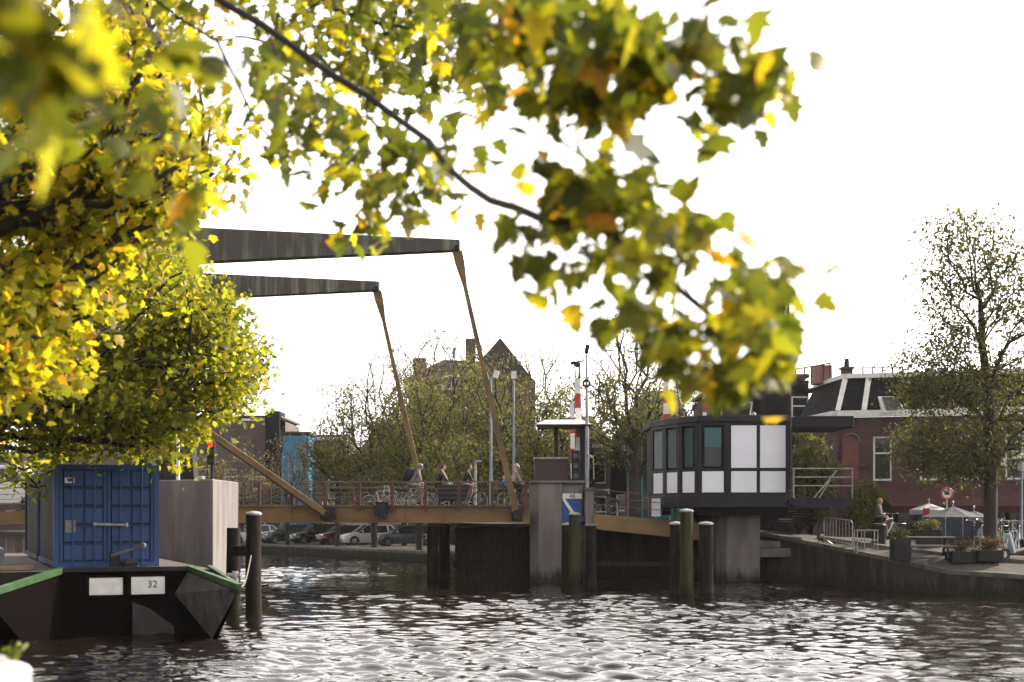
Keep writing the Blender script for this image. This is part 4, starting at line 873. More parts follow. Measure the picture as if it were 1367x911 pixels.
# row of houses along the street behind the trees
def row(pxs, D0_, D1_, pyt, walls, labels, ground_white=False, group='terraced houses along the far street'):
    for i, (a, b) in enumerate(zip(pxs[:-1], pxs[1:])):
        ta, tb = i / (len(pxs) - 1), (i + 1) / (len(pxs) - 1); Da, Db = D0_ + (D1_ - D0_) * ta, D0_ + (D1_ - D0_) * tb
        O = (XD(a, Da), Da, gz(XD(a, Da), Da)); E_ = (XD(b, Db), Db, 0); L = math.hypot(E_[0] - O[0], E_[1] - O[1])
        h = CH + (688 - pyt[i]) * Da / F - O[2]
        w = grid_windows(L, [z for z in (3.6, 6.6, 9.4) if z + 2.2 < h], 1.05, 1.9, .75)
        gw = grid_windows(L, (.35,), 1.15, 2.5, .55)
        gw = [(*x[:4], 'd') if k % 3 == 1 else x for k, x in enumerate(gw)]
        house('terraced_house', labels[i], 'house', O, E_, h, 9, walls[i], w + gw, roof='gable' if i % 2 else 'flat', cornice=M['white'], group=group)
row([782, 815, 852], 86, 84, [596, 600], [M['brick_purple'], M['slate']], ['purple brick house with tall white framed ground floor windows right of the booth', 'dark painted house with white window frames next to the green netting'])
row([420, 468, 520, 575, 640, 700, 740, 790], 122, 108, [616, 622, 604, 606, 606, 618, 612], [M['brick_brown'], M['brick_purple'], M['brick_red'], M['brick_brown'], M['brick_purple'], M['brick_brown'], M['brick_red']],
    ['brown brick house behind the parked cars, leftmost of the row hidden by trees', 'purple brick house behind the two left cars and trees', 'red brick house seen between the trees left of the cyclists', 'brown brick house behind the far hanging rod', 'purple brick house behind the white lamp posts', 'brown brick house behind the hooded cyclist', 'red brick house behind the booth on the pier'])
# big gabled building with dormer in the trees
D = 112; bgb, q, L, n, u = house('gabled_building', 'tall brown building with steep tiled gable, dormer and chimneys rising above the trees', 'building', (XD(545, D), D, .6), (XD(715, D), D, .6), CH + (688 - 508) * D / F - .6, 9, M['brick_brown'], grid_windows((715 - 545) * D / F, (8.6,), 1.1, 1.7, .8) )
m = MB(); zz = CH + (688 - 508) * D / F; X_ = lambda px: XD(px, D)
m.prism([(X_(537), D - .3, zz), (X_(590), D + 2.5, zz + 1.9), (X_(640), D + 2.5, CH + (688 - 478) * D / F), (X_(640), D - .3, zz)], (0, 4, 0)); 
m.prism([(X_(618), D - .5, zz), (X_(668), D - .5, CH + (688 - 452) * D / F), (X_(712), D - .5, zz)], (0, 7, 0)); r_ = m.build('roof', M['roof_dark'], bgb)
for px, py, w_ in ((558, 478, 1.0), (627, 452, .8)):
    m = MB(); m.bb(X_(px) - w_ / 2, X_(px) + w_ / 2, D + 2, D + 3, zz, CH + (688 - py) * (D + 2) / F); m.build('chimney', M['brick_purple'], r_)
m = MB(); m.bb(X_(590), X_(616), D - 1.2, D + 1.5, CH + (688 - 522) * D / F, CH + (688 - 503) * D / F); dm = m.build('dormer', M['white'], bgb)
m = MB(); m.bb(X_(593), X_(602.5), D - 1.24, D - 1.19, CH + (688 - 520) * D / F, CH + (688 - 506) * D / F); m.bb(X_(604), X_(613), D - 1.24, D - 1.19, CH + (688 - 520) * D / F, CH + (688 - 506) * D / F); m.build('pane', M['glass'], dm)
# left far buildings
D = 132; b1, *_ = house('brick_building', 'large purple brown brick block with flat roof seen above the slanting strut', 'building', (XD(205, D), D, .6), (XD(374, D), D, .6), CH + (688 - 560) * D / F - .6, 12, M['brick_purple'], grid_windows((374 - 205) * D / F, (1.0, 4.6), 1.2, 1.9, 1.4), roof='flat')
m = MB(); m.bb(XD(355, D), XD(374, D), D - .4, D + 3, 4, CH + (688 - 555) * D / F + .4); m.build('stair_tower', M['slate'], b1)
m = MB(); m.bb(XD(322, D), XD(353, D), D - .06, D + .1, CH + (688 - 562) * D / F, CH + (688 - 559) * D / F); m.build('white_parapet', M['white'], b1)
D = 124; b2, *_ = house('wrapped_house', 'house front covered in bright blue sheeting beyond the canal', 'house', (XD(377, D), D, .6), (XD(412, D), D, .6), CH + (688 - 582) * D / F - .6, 8, M['blue_wrap'], [], roof='flat')
m = MB()
for i in range(5):
    for j in range(5):
        if j < 4: m.bar((XD(377 + 8.6 * i, D), D - .25, .6 + 1.9 * j), (XD(377 + 8.6 * i, D), D - .25, .6 + 1.9 * (j + 1)), .06)
for z in (2.4, 4.6, 6.8): m.bar((XD(376, D), D - .25, z), (XD(412, D), D - .25, z), .06)
m.build('scaffold_tubes', M['wire'], b2)
D = 128; house('flat_roofed_building', 'dark flat roofed building with thin white band right of the blue sheeting', 'building', (XD(412, D), D, .6), (XD(462, D), D, .6), CH + (688 - 586) * D / F - .6, 8, M['brick_brown'], grid_windows((462 - 412) * D / F, (.4, 3.9), 1.0, 1.8, .9), roof='flat', cornice=M['white'])
# pale slatted fence on the street behind the railing
m = MB(); fe = thing('picket_fence', 'pale vertical slat fence along the far street behind the bridge railing', 'fence', (XD(480, 116), 116, .6))
for i in range(58):
    x = XD(430, 116) + i * .135 * 1.0; m.bb(x, x + .07, 115.98, 116.02, .6, 3.9)
m.build('pickets', M['white'], fe)
m = MB(); m.bb(XD(430, 116), XD(430, 116) + 58 * .135, 116.03, 116.1, .9, 1.0); m.bb(XD(430, 116), XD(430, 116) + 58 * .135, 116.03, 116.1, 3.5, 3.6); m.build('rails', M['white'], fe)
# houses far left beyond the water
for i, (a, b, D, pt, mt, lb) in enumerate(((-80, 60, 205, 640, M['brick_red'], 'distant brick row across the water at far left'), (60, 205, 190, 610, M['brick_brown'], 'distant brown block behind the containers'), (-240, -80, 210, 600, M['brick_brown'], 'distant brown row beyond the left edge'))):
    L = (b - a) * D / F; house('distant_block', lb, 'building', (XD(a, D), D, .6), (XD(b, D), D, .6), CH + (688 - pt) * D / F - .6, 10, mt, grid_windows(L, (1.0, 4.2), 1.3, 1.9, 1.2), roof='gable')
# ---------------- trees ----------------
def raw_mesh(name, co, faces_sizes, loops, mat, parent=None, off=(0, 0, 0), smooth=False):
    me = bpy.data.meshes.new(name); co = np.asarray(co, dtype=np.float32) - np.asarray(off, dtype=np.float32)
    me.vertices.add(len(co)); me.vertices.foreach_set('co', co.ravel()); loops = np.asarray(loops, dtype=np.int32).ravel()
    me.loops.add(len(loops)); me.loops.foreach_set('vertex_index', loops); k = len(loops) // faces_sizes
    me.polygons.add(k); me.polygons.foreach_set('loop_start', np.arange(0, k * faces_sizes, faces_sizes, dtype=np.int32)); me.polygons.foreach_set('loop_total', np.full(k, faces_sizes, dtype=np.int32))
    if smooth: me.polygons.foreach_set('use_smooth', np.ones(k, dtype=bool))
    me.update(calc_edges=True); me.materials.append(mat)
    o = bpy.data.objects.new(name, me); col.objects.link(o)
    if parent is not None: o.parent = parent
    return o
def lobed_leaf():
    # five pointed plane leaf in the xy plane, stem at the origin, tip at +y, length about 1
    tips = [(-150, .42), (-88, .62), (-38, .80), (0, 1.0), (38, .80), (88, .62), (150, .42)]
    pts = [(0, -.02)]; c = (0, .28)
    seq = [(-.12, -.10), (-.46, .02), (-.30, .20), (-.52, .46), (-.24, .48), (-.22, .68), (0, .98), (.22, .68), (.24, .48), (.52, .46), (.30, .20), (.46, .02), (.12, -.10)]
    v = [(0, .25, .0)] + [(x, y, -.16 * abs(x) * 1.4 - .10 * max(0, y - .5)) for x, y in seq]
    n = len(seq); f = [(0, 1 + i, 1 + (i + 1) % n) for i in range(n)]
    return np.array(v), np.array(f)
def oval_leaf():
    v = [(0, 0, 0), (.30, .35, -.08), (.22, .75, -.1), (0, 1, -.05), (-.22, .75, -.1), (-.30, .35, -.08)]
    return np.array(v, dtype=float), np.array([(0, 1, 2), (0, 2, 3), (0, 3, 4), (0, 4, 5)])
def quad_leaf():
    return np.array([(0, 0, 0), (.34, .5, .06), (0, 1, 0), (-.34, .5, .06)], dtype=float), np.array([(0, 1, 2), (0, 2, 3)])
def leaves(name, cen, size, tmpl, mat, parent, rng, off=(0, 0, 0), droop=.55):
    cen = np.asarray(cen, dtype=float); N = len(cen); tv, tf = tmpl
    s = size * np.exp(rng.normal(0, .25, N))
    # leaf direction: random with a droop; normal roughly upward with wide scatter
    d = rng.normal(0, 1, (N, 3)); d[:, 2] -= droop; d /= np.linalg.norm(d, axis=1)[:, None]
    nn = rng.normal(0, .75, (N, 3)); nn[:, 2] += .75; x = np.cross(d, nn); x /= np.linalg.norm(x, axis=1)[:, None] + 1e-9; z = np.cross(x, d)
    curl = rng.uniform(.3, 2.2, N)
    V_ = (tv[None, :, 0, None] * x[:, None, :] + tv[None, :, 1, None] * d[:, None, :] + tv[None, :, 2, None] * z[:, None, :] * curl[:, None, None]) * s[:, None, None] + cen[:, None, :]
    L = (tf[None] + (np.arange(N) * len(tv))[:, None, None]).reshape(-1)
    return raw_mesh(name, V_.reshape(-1, 3), 3, L, mat, parent, off)
def skeleton(start, tips, rng, seg=.6, wander=.09, pull=.62):
    """nodes grown from a starting chain to every tip; returns nodes, parents"""
    nodes = [np.array(p, float) for p in start]; par = [-1] + list(range(len(start) - 1))
    if len(start) and isinstance(start[0], tuple) and len(start[0]) == 4: pass
    trunk_top = nodes[-1]
    order = np.argsort([np.linalg.norm(np.array(t) - trunk_top) for t in tips]); ends = []
    depth = [0.0]
    for i in range(1, len(nodes)): depth.append(depth[-1] + np.linalg.norm(nodes[i] - nodes[i - 1]))
    for oi in order:
        t = np.array(tips[oi], float); A = np.array(nodes); dd = np.linalg.norm(A - t, axis=1)
        cost = dd + pull * np.array(depth) + .8 * np.maximum(0, A[:, 2] - t[2] + .1)
        j = int(cost.argmin()); p = nodes[j]; k = max(1, int(dd[j] / seg)); last = j
        for s in range(1, k + 1):
            f = s / k; q = p + (t - p) * f; q = q + np.array([0, 0, .12 * dd[j] * math.sin(math.pi * f)])
            if s < k: q = q + rng.normal(0, wander * seg, 3)
            nodes.append(q); par.append(last); depth.append(depth[last] + np.linalg.norm(q - nodes[last])); last = len(nodes) - 1
        ends.append(last)
    return np.array(nodes), par, ends
def branch_mesh(name, nodes, par, ends, mat, parent, r0, rt=.006, off=(0, 0, 0), power=2.2, trunk_r=None):
    cnt = np.zeros(len(nodes))
    for e in ends: cnt[e] += 1
    for i in range(len(nodes) - 1, 0, -1):
        if par[i] >= 0: cnt[par[i]] += cnt[i]
    tot = max(cnt[0], 1); rad = rt + (r0 - rt) * (np.maximum(cnt, .5) / tot) ** (1 / power)
    if trunk_r:
        for i_, r_ in enumerate(trunk_r): rad[i_] = r_
    ch = {}
    for i, p in enumerate(par):
        if p >= 0: ch.setdefault(p, []).append(i)
    m = MB(); stack = [(0, None)]
    while stack:
        i, pre = stack.pop(); chain = [pre, i] if pre is not None else [i]
        while i in ch:
            cs = sorted(ch[i], key=lambda c: -cnt[c])
            for c in cs[1:]: stack.append((c, i))
            i = cs[0]; chain.append(i)
        if len(chain) > 1:
            rs = [rad[c] for c in chain]
            if pre is not None: rs[0] = min(rad[pre], rs[1] * 1.25)
            n = 10 if rs[0] > .12 else 6 if rs[0] > .03 else 4
            m.tube([Vector(nodes[c]) - Vector(off) for c in chain], rs, n, cap=False)
    return m.build(name, mat, parent, smooth='all', world=False)
def blob_points(blobs, n, rng, shell=.35):
    """blobs: (cx,cy,cz,rx,ry,rz,weight)"""
    W = np.array([b[6] for b in blobs]); W = W / W.sum(); out = []
    for k in rng.choice(len(blobs), n, p=W):
        b = blobs[k]; d = rng.normal(0, 1, 3); d /= np.linalg.norm(d); r = (shell + (1 - shell) * rng.uniform() ** .6)
        out.append((b[0] + d[0] * r * b[3], b[1] + d[1] * r * b[4], b[2] + d[2] * r * b[5]))
    return out
def cluster(pts, per, rad, rng, flat=.7):
    p = np.repeat(np.array(pts), per, axis=0); return p + rng.normal(0, 1, p.shape) * np.array([rad, rad, rad * flat])

LM_BG = [leaf_mat('leaves_olive', [(0, (.045, .062, .024)), (.5, (.078, .092, .034)), (.88, (.13, .13, .04)), (1, (.19, .14, .035))], .45),
         leaf_mat('leaves_dark_green', [(0, (.042, .055, .02)), (.6, (.07, .08, .026)), (1, (.13, .11, .03))], .42),
         leaf_mat('leaves_brown_green', [(0, (.06, .066, .03)), (.55, (.10, .095, .04)), (1, (.17, .13, .045))], .42)]
def bg_tree(label, x, y, H, R_, seed, nt=130, per=34, lm=0, sparse_top=True, trunk=.16, trunk_h=None, leaf=.15, low=.3, spread=1.0, group='autumn trees along the far street'):
    rng = np.random.default_rng(seed); z = gz(x, y); t = thing('street_tree', label, 'tree', (x, y, z - .1), group=group)
    th = trunk_h or H * .3
    blobs = [(0, 0, H * .66, R_ * .95, R_ * .95, H * .34, 3), (R_ * .4, 0, H * .45, R_ * .6, R_ * .7, H * .2, 1.2), (-R_ * .45, 0, H * .48, R_ * .6, R_ * .7, H * .2, 1.2)]
    tips = blob_points(blobs, int(nt * 1.25), rng, .25); tips = [p for p in tips if p[2] > H * low * .8]
    bend = rng.normal(0, .15, 2)
    start = [(0, 0, 0), (bend[0] * .3, 0, th * .5), (bend[0], bend[1], th), (bend[0] * 1.3, bend[1], H * .5)]
    nodes, par, ends = skeleton(start, tips, rng, seg=.7)
    branch_mesh('trunk', nodes, par, ends, M['bark_grey'], t, trunk * 1.15, .012, power=1.95)
    pts = []
    for p in tips:
        hz_ = p[2] / H; k = per
        if sparse_top: k = int(per * max(.30, min(1.25, 2.2 - 1.9 * hz_)) * rng.choice([.25, .7, 1.2, 1.9]))
        pts.append(cluster([p], max(k, 2), .36 * spread, rng))
    leaves('crown', np.vstack(pts), leaf, quad_leaf(), LM_BG[lm], t, rng)
    return t
def bt(label, px, D, pyt, rpx, seed, **k):
    x = XD(px, D); H = CH + (688 - pyt) * D / F - gz(x, D) + .1
    return bg_tree(label, x, D, H, rpx * D / F, seed, **k)
bt('small thin tree in front of the blue sheeted house', 384, 104, 560, 38, 1, nt=70, per=8, trunk=.12, lm=2, leaf=.13)
bt('low olive tree left of the far hanging rod, leftmost of the big clump', 450, 100, 505, 52, 2, nt=130, per=38, trunk=.14, lm=1)
bt('tall thin-topped tree left of the far hanging rod', 500, 97, 455, 62, 3, nt=170, per=26, trunk=.2, lm=0)
bt('tallest bare-topped tree in front of the gabled building', 590, 96, 418, 88, 4, nt=250, per=34, trunk=.26, lm=2)
bt('bushy olive tree between the two hanging rods', 560, 90, 500, 66, 5, nt=170, per=44, trunk=.2, lm=0, sparse_top=False)
bt('dense tree behind the two white lamp posts', 668, 92, 462, 62, 6, nt=190, per=34, trunk=.22, lm=1)
bt('bare-topped tree with spreading twigs above the booth', 722, 90, 440, 60, 7, nt=170, per=16, trunk=.2, lm=2)
bt('yellowish tree right behind the booth', 735, 84, 500, 50, 8, nt=130, per=40, trunk=.17, lm=0, sparse_top=False)
bt('mid-height leafy tree between the mast and the tall bare-topped tree', 792, 86, 455, 50, 9, nt=130, per=20, trunk=.18, lm=2)
bt('tall tree with bare branching top left of the cabin', 846, 78, 405, 66, 10, nt=230, per=19, trunk=.26, lm=0, trunk_h=5)
bt('small tree seen over the left end of the cabin roof', 915, 92, 500, 40, 11, nt=70, per=24, trunk=.12, lm=1)
bt('thin brown tree behind the slanting strut', 322, 112, 580, 50, 12, nt=90, per=26, trunk=.14, lm=2)
bt('low dark green tree under the left part of the far girder', 500, 104, 590, 60, 13, nt=120, per=46, trunk=.14, lm=1, sparse_top=False)
bt('small dark tree far left behind the concrete block', 262, 110, 600, 45, 14, nt=90, per=30, trunk=.14, lm=2)
bt('half-bare tree in front of the right slope of the big gable', 650, 95, 462, 62, 16, nt=150, per=32, trunk=.2, lm=0)
bt('round olive tree just left of the big gable', 604, 101, 445, 62, 17, nt=150, per=22, trunk=.2, lm=0)
bt('round brownish tree right behind the far hanging rod', 540, 103, 452, 58, 18, nt=150, per=20, trunk=.2, lm=2)
bt('wide low olive tree behind the cyclists', 615, 84, 572, 60, 15, nt=120, per=46, trunk=.15, lm=1, sparse_top=False)
# tree on the right quay
def right_tree():
    rng = np.random.default_rng(21); D = 54.5; x = XD(1322, D); z = gz(x, D); t = thing('quay_tree', 'big quay tree with a tall straight trunk and airy crown at the right edge', 'tree', (x, D, z - .1))
    s = D / F
    def B(px, py, r, w, rz=None): return ((px - 1322) * s, rng.uniform(-.6, .6), CH + (688 - py) * s - z + .1, r * s, r * s * .9, (rz or r) * s, w)
    upper = blob_points([B(1290, 330, 62, 1.4), B(1345, 370, 60, 1.2), B(1270, 385, 45, .8), B(1390, 400, 70, 1.2), B(1330, 430, 70, 1)], 240, rng, .3)
    lower = blob_points([B(1262, 470, 46, .9), B(1262, 535, 58, 1.6), B(1300, 600, 46, 1.1, 30), B(1350, 520, 60, 1), B(1232, 585, 42, 1.2, 36), B(1225, 520, 30, .7), B(1395, 560, 60, 1.2), B(1255, 500, 62, .9), B(1262, 618, 44, 1.0, 18), B(1300, 625, 40, .9, 20), B(1222, 605, 26, .6, 22)], 330, rng, .25)
    zz = lambda py: CH + (688 - py) * s - z + .1
    start = [(0, 0, 0), (.02, 0, zz(640)), (.0, 0, zz(580)), (-.05, .05, zz(520)), (-.28, .1, zz(460)), (-.35, .1, zz(400))]
    nodes, par, ends = skeleton(start, upper + lower, rng, seg=.5)
    branch_mesh('trunk', nodes, par, ends, M['bark'], t, .26, .007, power=1.8)
    up = cluster(upper, 34, .34, rng); lo = cluster(lower, 50, .40, rng)
    leaves('crown', np.vstack([up, lo]), .125, oval_leaf(), leaf_mat('quay_leaves', [(0, (.035, .048, .016)), (.5, (.055, .066, .021)), (.88, (.09, .09, .026)), (1, (.14, .10, .03))], .4), t, rng)
right_tree()
# dark ivy bush behind walkway
def shrub(label, x, y, h, r, seed, n=1400, mat=None, leaf=.12, name='shrub', z=None, cat='shrub', group=None):
    rng = np.random.default_rng(seed); z = gz(x, y) if z is None else z; t = thing(name, label, cat, (x, y, z), group=group)
    tips = blob_points([(0, 0, h * .55, r, r, h * .45, 1)], 40, rng, .4)
    nodes, par, ends = skeleton([(0, 0, 0), (0, 0, h * .2)], tips, rng, seg=.3); branch_mesh('stem', nodes, par, ends, M['bark'], t, .05 * h ** .5, .006)
    leaves('foliage', cluster(tips, n // 40, r * .22, rng), leaf, oval_leaf(), mat or LM_BG[1], t, rng); return t
shrub('tall dark ivy bush behind the cabin walkway', XD(1082, 67), 67, 5.2, 1.15, 31, 5200, leaf=.16)
shrub('dark shrub at the foot of the red brick corner under the awning end', XD(1150, 66), 66, 2.6, .9, 32, 2600, leaf=.13)

# ---- plane trees on the near quay (left, out of frame trunks) ----
LM_GREEN = leaf_mat('plane_leaves_green', [(0, (.085, .11, .014)), (.45, (.14, .16, .018)), (.8, (.22, .22, .022)), (.97, (.34, .27, .025)), (1, (.30, .15, .02))], .6)
LM_YEL = leaf_mat('plane_leaves_yellow', [(0, (.10, .12, .014)), (.3, (.18, .19, .018)), (.65, (.32, .29, .022)), (.92, (.46, .35, .025)), (.985, (.46, .24, .02)), (1, (.34, .12, .02))], .6)
LM_FORE = leaf_mat('plane_leaves_near', [(0, (.055, .07, .014)), (.45, (.09, .11, .018)), (.68, (.17, .18, .018)), (.88, (.34, .31, .02)), (.97, (.46, .33, .02)), (1, (.42, .18, .02))], .5)
def px_tips(specs, rng, depth):
    out = []
    for px, py, r, n, D in specs:
        for _ in range(n):
            a = rng.uniform(0, 6.283); q = r * math.sqrt(rng.uniform()); d = D + rng.normal(0, depth)
            v = P(px + q * math.cos(a), py + q * math.sin(a) * .9, D); v.y = d; out.append(tuple(v))
    return out
def plane_tree(label, trunk, specs, lm, seed, leaf, per, crad, depth, r0, seg=.5, extra=None, rt=.006):
    rng = np.random.default_rng(seed); t = thing('plane_tree', label, 'tree', trunk[0]); off = trunk[0]
    tips = px_tips(specs, rng, depth) + (extra(rng) if extra else [])
    nodes, par, ends = skeleton(trunk, tips, rng, seg=seg)
    branch_mesh('trunk', nodes, par, ends, M['bark'], t, r0, rt, off=off, power=2.1)
    leaves('crown', cluster(tips, per, crad, rng, .8), leaf, lobed_leaf(), lm, t, rng, off=off)
    return t
def hidden_crown(cx, cy, cz, rx, ry, rz, n):
    return lambda rng: blob_points([(cx, cy, cz, rx, ry, rz, 1)], n, rng, .3)
# B: dense green tree by the barge
plane_tree('dense green plane tree overhanging the containers and the barge', [(-14.2, 33, 1.2), (-14.1, 33, 3), (-13.6, 32.8, 5.2), (-12.2, 32.3, 6.6), (-10.5, 32, 7.2)],
    [(150, 420, 120, 120, 33), (250, 415, 55, 56, 32.5), (300, 440, 36, 26, 32), (290, 500, 44, 34, 32), (215, 490, 80, 70, 33), (110, 510, 105, 100, 33.5), (215, 555, 44, 34, 32), (305, 535, 34, 16, 32), (45, 560, 66, 62, 33), (150, 555, 62, 50, 32.5), (190, 330, 36, 16, 33), (60, 420, 110, 70, 34), (325, 470, 22, 12, 32), (218, 606, 10, 3, 31.5), (30, 620, 36, 14, 36), (90, 300, 90, 44, 35)],
    LM_GREEN, 41, .115, 42, .27, 1.1, .32, extra=hidden_crown(-15.5, 34, 8, 3.5, 5, 4, 90))
# C: yellow tree nearer
plane_tree('yellow green plane tree hanging in from the left edge, with leaves of middling size', [(-9.6, 17, 1.2), (-9.5, 17, 4), (-9.0, 16.8, 6), (-7.2, 16.4, 6.6), (-6.0, 16.2, 6.9)],
    [(30, 430, 70, 46, 16.5), (50, 470, 44, 26, 16.5), (15, 500, 34, 16, 16), (85, 400, 38, 14, 16.5), (60, 330, 90, 46, 17), (130, 230, 85, 55, 17.5), (215, 245, 52, 30, 17), (270, 225, 24, 8, 16.5), (60, 180, 90, 48, 16), (160, 120, 90, 44, 16.5), (60, 60, 90, 44, 16), (200, 40, 80, 28, 16.5), (120, 300, 80, 34, 17.5), (265, 180, 40, 14, 17)],
    LM_YEL, 42, .125, 15, .24, .7, .24, extra=hidden_crown(-9.5, 16, 8.5, 3, 4, 3, 50))
# A: the tree over the photographer, its long limb crosses the picture
def limb(*a): return [tuple(P(*q)) for q in a]
fore = thing('plane_tree', 'nearest plane tree, its long dark limb and largest blurred leaves crossing the sky', 'tree', (-7.6, 7.4, 1.2))
rng = np.random.default_rng(43)
trunkA = [(-7.6, 7.4, 1.2), (-7.5, 7.5, 3.5), (-7.0, 7.9, 5.6), (-6.0, 8.6, 6.9)]
main = limb((100, -120, 10), (215, -60, 10), (300, 5, 9.8), (350, 33, 9.6), (402, 70, 9.4), (440, 98, 9.2), (490, 128, 9), (530, 158, 8.8), (572, 188, 8.6), (602, 228, 8.3), (628, 250, 8.0), (655, 268, 7.6), (690, 278, 7.2), (722, 292, 6.9), (790, 300, 6.7), (850, 330, 6.6), (905, 385, 6.5), (960, 430, 6.5))
second = limb((330, -150, 9.5), (480, -90, 8.6), (600, -30, 7.6), (690, 20, 7.0), (760, 62, 6.7), (830, 84, 6.5), (900, 96, 6.4), (960, 110, 6.3), (1010, 105, 6.2))
left_ = limb((60, -140, 6.5), (20, -60, 4.2), (30, 30, 3.3), (60, 90, 3.0))
low_ = limb((195, -10, 11), (240, 25, 11), (290, 55, 11), (330, 140, 11), (352, 175, 11), (366, 190, 11))
top_ = limb((380, -60, 14), (440, 10, 14), (500, 30, 13.5), (560, 40, 13))
def grow(chain_list):
    nodes = [np.array(p, float) for p in trunkA]; par = [-1, 0, 1, 2]
    for c in chain_list:
        last = 3
        for p in c: nodes.append(np.array(p, float)); par.append(last); last = len(nodes) - 1
    return nodes, par
nodes, par = grow([main, second, left_, low_, top_])
clusters = {   # px, py, radius, tips, depth ; leaves per tip ; leaf size ; cluster radius
 'mid': ([(362, 118, 18, 3, 10.5), (385, 150, 20, 4, 10.5), (350, 185, 16, 3, 11), (415, 150, 26, 6, 10.3), (425, 205, 26, 6, 10.3), (470, 225, 30, 8, 10), (495, 265, 26, 8, 10), (520, 295, 20, 5, 9.8), (480, 300, 16, 3, 9.8), (560, 232, 26, 7, 9.5), (590, 250, 20, 4, 9.2), (455, 150, 20, 4, 10), (500, 165, 18, 3, 9.6), (330, 95, 16, 3, 10.5), (540, 215, 24, 5, 9.5), (385, 85, 20, 3, 10)], 4, .165, .12),
 'top': ([(345, 20, 40, 12, 13.5), (410, 30, 50, 20, 13.5), (480, 40, 55, 24, 13.5), (550, 50, 50, 22, 13), (600, 30, 50, 18, 12.5), (470, 90, 36, 10, 12.5), (560, 100, 30, 7, 12), (235, 8, 50, 12, 13), (410, 100, 26, 6, 12.5), (520, 10, 60, 20, 14), (620, 80, 40, 10, 11)], 6, .165, .20),
 'right': ([(640, 40, 45, 7, 6.9), (690, 70, 50, 10, 6.8), (740, 50, 55, 13, 6.7), (790, 90, 50, 13, 6.6), (840, 60, 50, 13, 6.5), (760, 110, 38, 7, 6.6), (820, 140, 30, 4, 6.5), (880, 70, 40, 8, 6.4), (930, 105, 34, 8, 6.3), (975, 125, 28, 6, 6.3), (1015, 105, 24, 6, 6.2), (1040, 105, 10, 2, 6.2), (700, 10, 60, 9, 7), (800, 5, 60, 9, 6.7), (870, 20, 34, 4, 6.5), (985, 62, 5, 1, 6.2), (900, 140, 14, 1, 6.4)], 4, .165, .085),
 'low': ([(645, 222, 22, 3, 7.4), (690, 220, 14, 1, 7.2), (775, 228, 34, 5, 6.8), (760, 262, 36, 6, 6.8), (815, 255, 38, 8, 6.7), (855, 285, 40, 9, 6.6), (740, 315, 34, 6, 6.8), (708, 340, 20, 4, 6.8), (738, 372, 18, 4, 6.8), (800, 320, 36, 7, 6.7), (855, 345, 22, 4, 6.6), (905, 295, 30, 6, 6.5), (905, 272, 12, 1, 6.5), (825, 400, 26, 6, 6.6), (788, 400, 10, 1, 6.7), (870, 440, 34, 8, 6.5), (900, 480, 34, 9, 6.5), (945, 345, 34, 7, 6.5), (985, 322, 12, 1, 6.4), (990, 385, 28, 6, 6.4), (955, 430, 30, 7, 6.5), (1022, 405, 26, 5, 6.4), (1044, 430, 14, 2, 6.3), (1000, 480, 30, 6, 6.4), (1030, 490, 24, 5, 6.4), (960, 500, 28, 5, 6.4), (1000, 528, 12, 1, 6.4), (875, 385, 20, 2, 6.5)], 3, .16, .08),
 'close': ([(30, 20, 40, 6, 2.9), (20, 90, 40, 6, 2.9), (70, 60, 30, 3, 3.0), (15, 140, 30, 3, 2.9)], 2, .15, .05),
 'close2': ([(110, 70, 36, 3, 5.5), (190, 100, 30, 3, 5.6), (250, 70, 30, 3, 5.4), (318, 78, 16, 2, 5.2), (215, 190, 30, 4, 6.5), (236, 268, 24, 4, 6.6), (190, 245, 24, 3, 6.6), (140, 160, 34, 3, 6.3), (60, 120, 30, 3, 5.5)], 2, .155, .08)}
alltips = []; groups_ = []
for k, (sp, per, ls, cr_) in clusters.items():
    tp_ = px_tips(sp, rng, .30 if k not in ('top', 'close') else (.9 if k == 'top' else .12)); groups_.append((tp_, per, ls, cr_)); alltips += tp_
def skeleton2(nodes, par, tips, rng, seg):
    nodes = list(nodes); par = list(par); ends = []
    base = len(nodes); A0 = np.array(nodes)
    order = np.argsort([np.min(np.linalg.norm(A0[4:] - np.array(t), axis=1)) for t in tips])
    for oi in order:
        t = np.array(tips[oi]); A = np.array(nodes); dd = np.linalg.norm(A - t, axis=1); dd[:5] += 5; dd[base:] *= 1.12
        j = int(dd.argmin()); p = nodes[j]; L = np.linalg.norm(t - p); k = max(1, int(L / seg)); last = j
        for s in range(1, k + 1):
            q = p + (t - p) * (s / k)
            if s < k: q = q + rng.normal(0, .02, 3) + np.array([0, 0, .06 * L * math.sin(math.pi * s / k)])
            nodes.append(q); par.append(last); last = len(nodes) - 1
        ends.append(last)
    return np.array(nodes), par, ends
nodesA, parA, endsA = skeleton2(nodes, par, alltips, rng, .22)
branch_mesh('trunk', nodesA, parA, endsA, M['bark'], fore, .046, .0018, off=(-7.6, 7.4, 1.2), power=2.0, trunk_r=[.24, .21, .17, .11])
allc = []; alls = []
for tp_, per, ls, cr_ in groups_: allc.append(cluster(tp_, per, cr_, rng)); 
leaves('crown', np.vstack(allc), .130, lobed_leaf(), LM_FORE, fore, rng, off=(-7.6, 7.4, 1.2), droop=.9)
